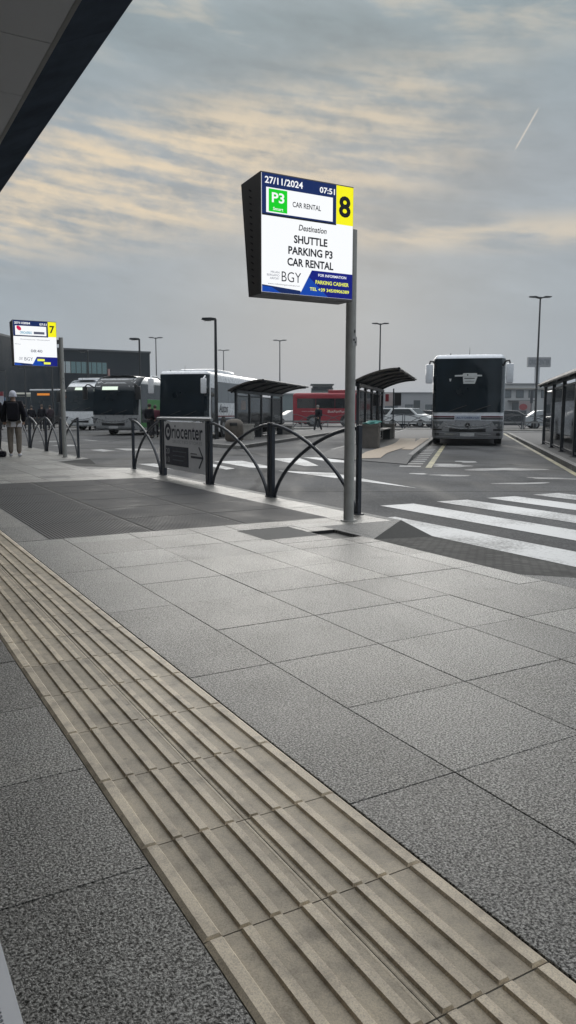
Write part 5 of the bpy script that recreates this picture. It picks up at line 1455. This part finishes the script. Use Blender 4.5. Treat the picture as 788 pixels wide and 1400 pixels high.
# ------------------------------------------------------------------ sky, light, air
def world():
    w = bpy.data.worlds.new('World'); scene.world = w; w.use_nodes = True
    nt = w.node_tree; bg = nt.nodes['Background']; lk = nt.links.new
    sky = N(nt, 'ShaderNodeTexSky', sky_type='NISHITA'); sky.sun_disc = False
    sky.sun_elevation = SUN_EL; sky.sun_rotation = SUN_ROT
    sky.air_density = 1.5; sky.dust_density = 3.0
    tc = N(nt, 'ShaderNodeTexCoord'); sp = N(nt, 'ShaderNodeSeparateXYZ'); lk(tc.outputs['Generated'], sp.inputs[0])
    def M_(op, a, b=None, c=None, clamp=False):
        n = N(nt, 'ShaderNodeMath', operation=op); n.use_clamp = clamp
        for i, v in enumerate((a, b, c)):
            if v is None: continue
            if isinstance(v, (int, float)): n.inputs[i].default_value = v
            else: lk(v, n.inputs[i])
        return n.outputs[0]
    x, y, z = sp.outputs
    el = M_('DIVIDE', M_('ARCSINE', z), math.pi / 180)      # degrees
    az = M_('DIVIDE', M_('ARCTAN2', x, y), math.pi / 180)
    def smooth(v, a, b):
        n = N(nt, 'ShaderNodeMapRange', interpolation_type='SMOOTHSTEP', ins={'From Min': a, 'From Max': b}); lk(v, n.inputs['Value']); return n.outputs[0]
    def noise(u, v, scale, det=5.0, rough=0.55, dist=0.0, seed=0.0):
        cb = N(nt, 'ShaderNodeCombineXYZ'); lk(u, cb.inputs[0]); lk(v, cb.inputs[1]); cb.inputs[2].default_value = seed
        n = N(nt, 'ShaderNodeTexNoise', ins={'Scale': scale, 'Detail': det, 'Roughness': rough, 'Distortion': dist}); lk(cb.outputs[0], n.inputs['Vector']); return n.outputs['Fac']
    # the lines of the cloud sheet fall gently to the right
    tilt = M_('ADD', el, M_('MULTIPLY', az, 0.13))
    big = noise(M_('MULTIPLY', az, 0.45), tilt, 0.16, 5, 0.55, 0.3, 3.0)
    mid = noise(M_('MULTIPLY', az, 0.22), tilt, 0.5, 5, 0.55, 0.3, 9.0)
    fine = noise(M_('MULTIPLY', az, 0.5), tilt, 1.2, 5, 0.6, 0.2, 5.0)
    rip = noise(M_('MULTIPLY', az, 0.10), tilt, 1.0, 3, 0.5, 0.2, 1.0)
    grad = N(nt, 'ShaderNodeMapRange', ins={'From Min': -5.0, 'From Max': 60.0}); lk(el, grad.inputs['Value'])
    rb = ramp(nt, grad.outputs[0], [(0.05, (0.34, 0.405, 0.47)), (0.20, (0.325, 0.38, 0.43)), (0.33, (0.315, 0.36, 0.40)), (0.47, (0.285, 0.35, 0.385)), (0.60, (0.72, 0.77, 0.82)), (1.0, (1.55, 1.6, 1.65))])
    # darker blue-grey bellies and paler veils
    v = M_('ADD', M_('MULTIPLY', M_('SUBTRACT', big, 0.5), 0.55), M_('ADD', M_('MULTIPLY', M_('SUBTRACT', mid, 0.5), 0.45), M_('MULTIPLY', M_('SUBTRACT', fine, 0.5), 0.16)))
    v = M_('MULTIPLY', v, smooth(el, 1.5, 14))
    mult = M_('ADD', 1.0, v)
    sc = N(nt, 'ShaderNodeVectorMath', operation='SCALE'); lk(rb.outputs[0], sc.inputs[0]); lk(mult, sc.inputs['Scale'])
    # sunlit ripples: a band from lower left to upper right
    line = M_('SUBTRACT', el, M_('ADD', 17.4, M_('MULTIPLY', az, 0.16)))
    band = M_('MULTIPLY', smooth(line, -5.8, -1.5), M_('SUBTRACT', 1.0, smooth(line, 2.0, 6.5)))
    band = M_('MULTIPLY', band, M_('SUBTRACT', 1.0, smooth(az, 6.0, 19.0)))
    band = M_('MULTIPLY', band, M_('SUBTRACT', 1.0, M_('MULTIPLY', smooth(az, -9.0, 6.0), 0.35)))
    lit = M_('ADD', M_('MULTIPLY', rip, 1.5), M_('ADD', M_('MULTIPLY', fine, 0.75), M_('MULTIPLY', mid, 0.45)))
    lit = smooth(lit, 0.99, 1.75)
    warm = M_('MULTIPLY', band, lit)
    low = M_('SUBTRACT', el, M_('ADD', 12.4, M_('MULTIPLY', az, -0.02)))
    band2 = M_('MULTIPLY', smooth(low, -1.6, 0.2), M_('SUBTRACT', 1.0, smooth(low, 0.2, 2.0)))
    band2 = M_('MULTIPLY', M_('MULTIPLY', band2, smooth(az, 1.0, 8.0)), M_('MULTIPLY', smooth(mid, 0.38, 0.62), 0.55))
    top = M_('MULTIPLY', M_('MULTIPLY', smooth(el, 21.5, 25), smooth(mid, 0.5, 0.68)), 0.32)
    wsum = M_('MINIMUM', M_('ADD', M_('MULTIPLY', warm, 0.92), M_('ADD', band2, top)), 1.0)
    wc = N(nt, 'ShaderNodeMix', data_type='RGBA'); lk(wsum, wc.inputs[0]); lk(sc.outputs[0], wc.inputs[6]); wc.inputs[7].default_value = (0.77, 0.645, 0.475, 1)
    # a short vapour trail
    def pxdir(px, py):
        dx, dy = (px - 394) / FX, -(py - 700) / FX
        return Vector((dx, math.cos(FP) + dy * math.sin(FP), -math.sin(FP) + dy * math.cos(FP))).normalized()
    A, B = pxdir(704, 203), pxdir(735, 148)
    nrm = A.cross(B).normalized(); mdir = (A + B).normalized(); half = A.angle(B) / 2
    dt = N(nt, 'ShaderNodeVectorMath', operation='DOT_PRODUCT'); lk(tc.outputs['Generated'], dt.inputs[0]); dt.inputs[1].default_value = nrm
    dm = N(nt, 'ShaderNodeVectorMath', operation='DOT_PRODUCT'); lk(tc.outputs['Generated'], dm.inputs[0]); dm.inputs[1].default_value = mdir
    tr = M_('MULTIPLY', M_('SUBTRACT', 1.0, smooth(M_('ABSOLUTE', dt.outputs['Value']), 0.0003, 0.0016)), smooth(dm.outputs['Value'], math.cos(half * 1.15), math.cos(half * 0.75)))
    tm = N(nt, 'ShaderNodeMix', data_type='RGBA'); lk(M_('MULTIPLY', tr, 0.55), tm.inputs[0]); lk(wc.outputs[2], tm.inputs[6]); tm.inputs[7].default_value = (0.75, 0.68, 0.60, 1)
    s10 = N(nt, 'ShaderNodeVectorMath', operation='SCALE', ins={'Scale': 10.0}); lk(tm.outputs[2], s10.inputs[0])
    fin = N(nt, 'ShaderNodeMix', data_type='RGBA', ins={0: 0.02}); lk(s10.outputs[0], fin.inputs[6]); lk(sky.outputs[0], fin.inputs[7])
    lk(fin.outputs[2], bg.inputs['Color']); bg.inputs['Strength'].default_value = 0.1
SUN_EL, SUN_AZ = R(14), R(3)            # azimuth measured from +y towards +x
SUN_ROT = SUN_AZ
world()
sl = bpy.data.lights.new('sun', 'SUN'); sl.energy = 1.12; sl.angle = R(34); sl.color = (1.0, 0.965, 0.91)
so = bpy.data.objects.new('sun', sl); C.objects.link(so)
d = Vector((math.sin(SUN_AZ) * math.cos(SUN_EL), math.cos(SUN_AZ) * math.cos(SUN_EL), math.sin(SUN_EL)))
so.rotation_euler = d.to_track_quat('Z', 'Y').to_euler(); so.location = (20, 10, 30)

HAZE = 0.0004
if HAZE:
    q = MB(); q.box((0, 110, 13), (420, 300, 30))
    m = bpy.data.materials.new('haze_air'); m.use_nodes = True; nt = m.node_tree
    for n in list(nt.nodes):
        if n.type != 'OUTPUT_MATERIAL': nt.nodes.remove(n)
    pv = N(nt, 'ShaderNodeVolumePrincipled', ins={'Density': HAZE, 'Color': (0.85, 0.9, 0.95, 1)})
    nt.links.new(pv.outputs[0], nt.nodes['Material Output'].inputs['Volume'])
    o = q.build('haze', m); tag(o, kind='stuff')

# ------------------------------------------------------------------ camera
cam = bpy.data.cameras.new('camera'); co = bpy.data.objects.new('camera', cam); C.objects.link(co)
cam.sensor_fit = 'VERTICAL'; cam.sensor_height = 36; cam.lens = 36 * 1040 / 1400
cam.clip_start = 0.02; cam.clip_end = 6000
co.matrix_world = Matrix.Translation((0, 0, CAMH)) @ Matrix.Rotation(math.pi / 2 - FP, 4, 'X') @ Matrix.Rotation(0.00207, 4, 'Z')
scene.camera = co
scene.view_settings.view_transform = 'Standard'; scene.view_settings.look = 'None'
scene.view_settings.exposure = 0.0; scene.view_settings.gamma = 1.0
scene.view_settings.use_curve_mapping = False
scene.cycles.use_denoising = True
scene.cycles.max_bounces = 8; scene.cycles.transparent_max_bounces = 16; scene.cycles.volume_bounces = 1
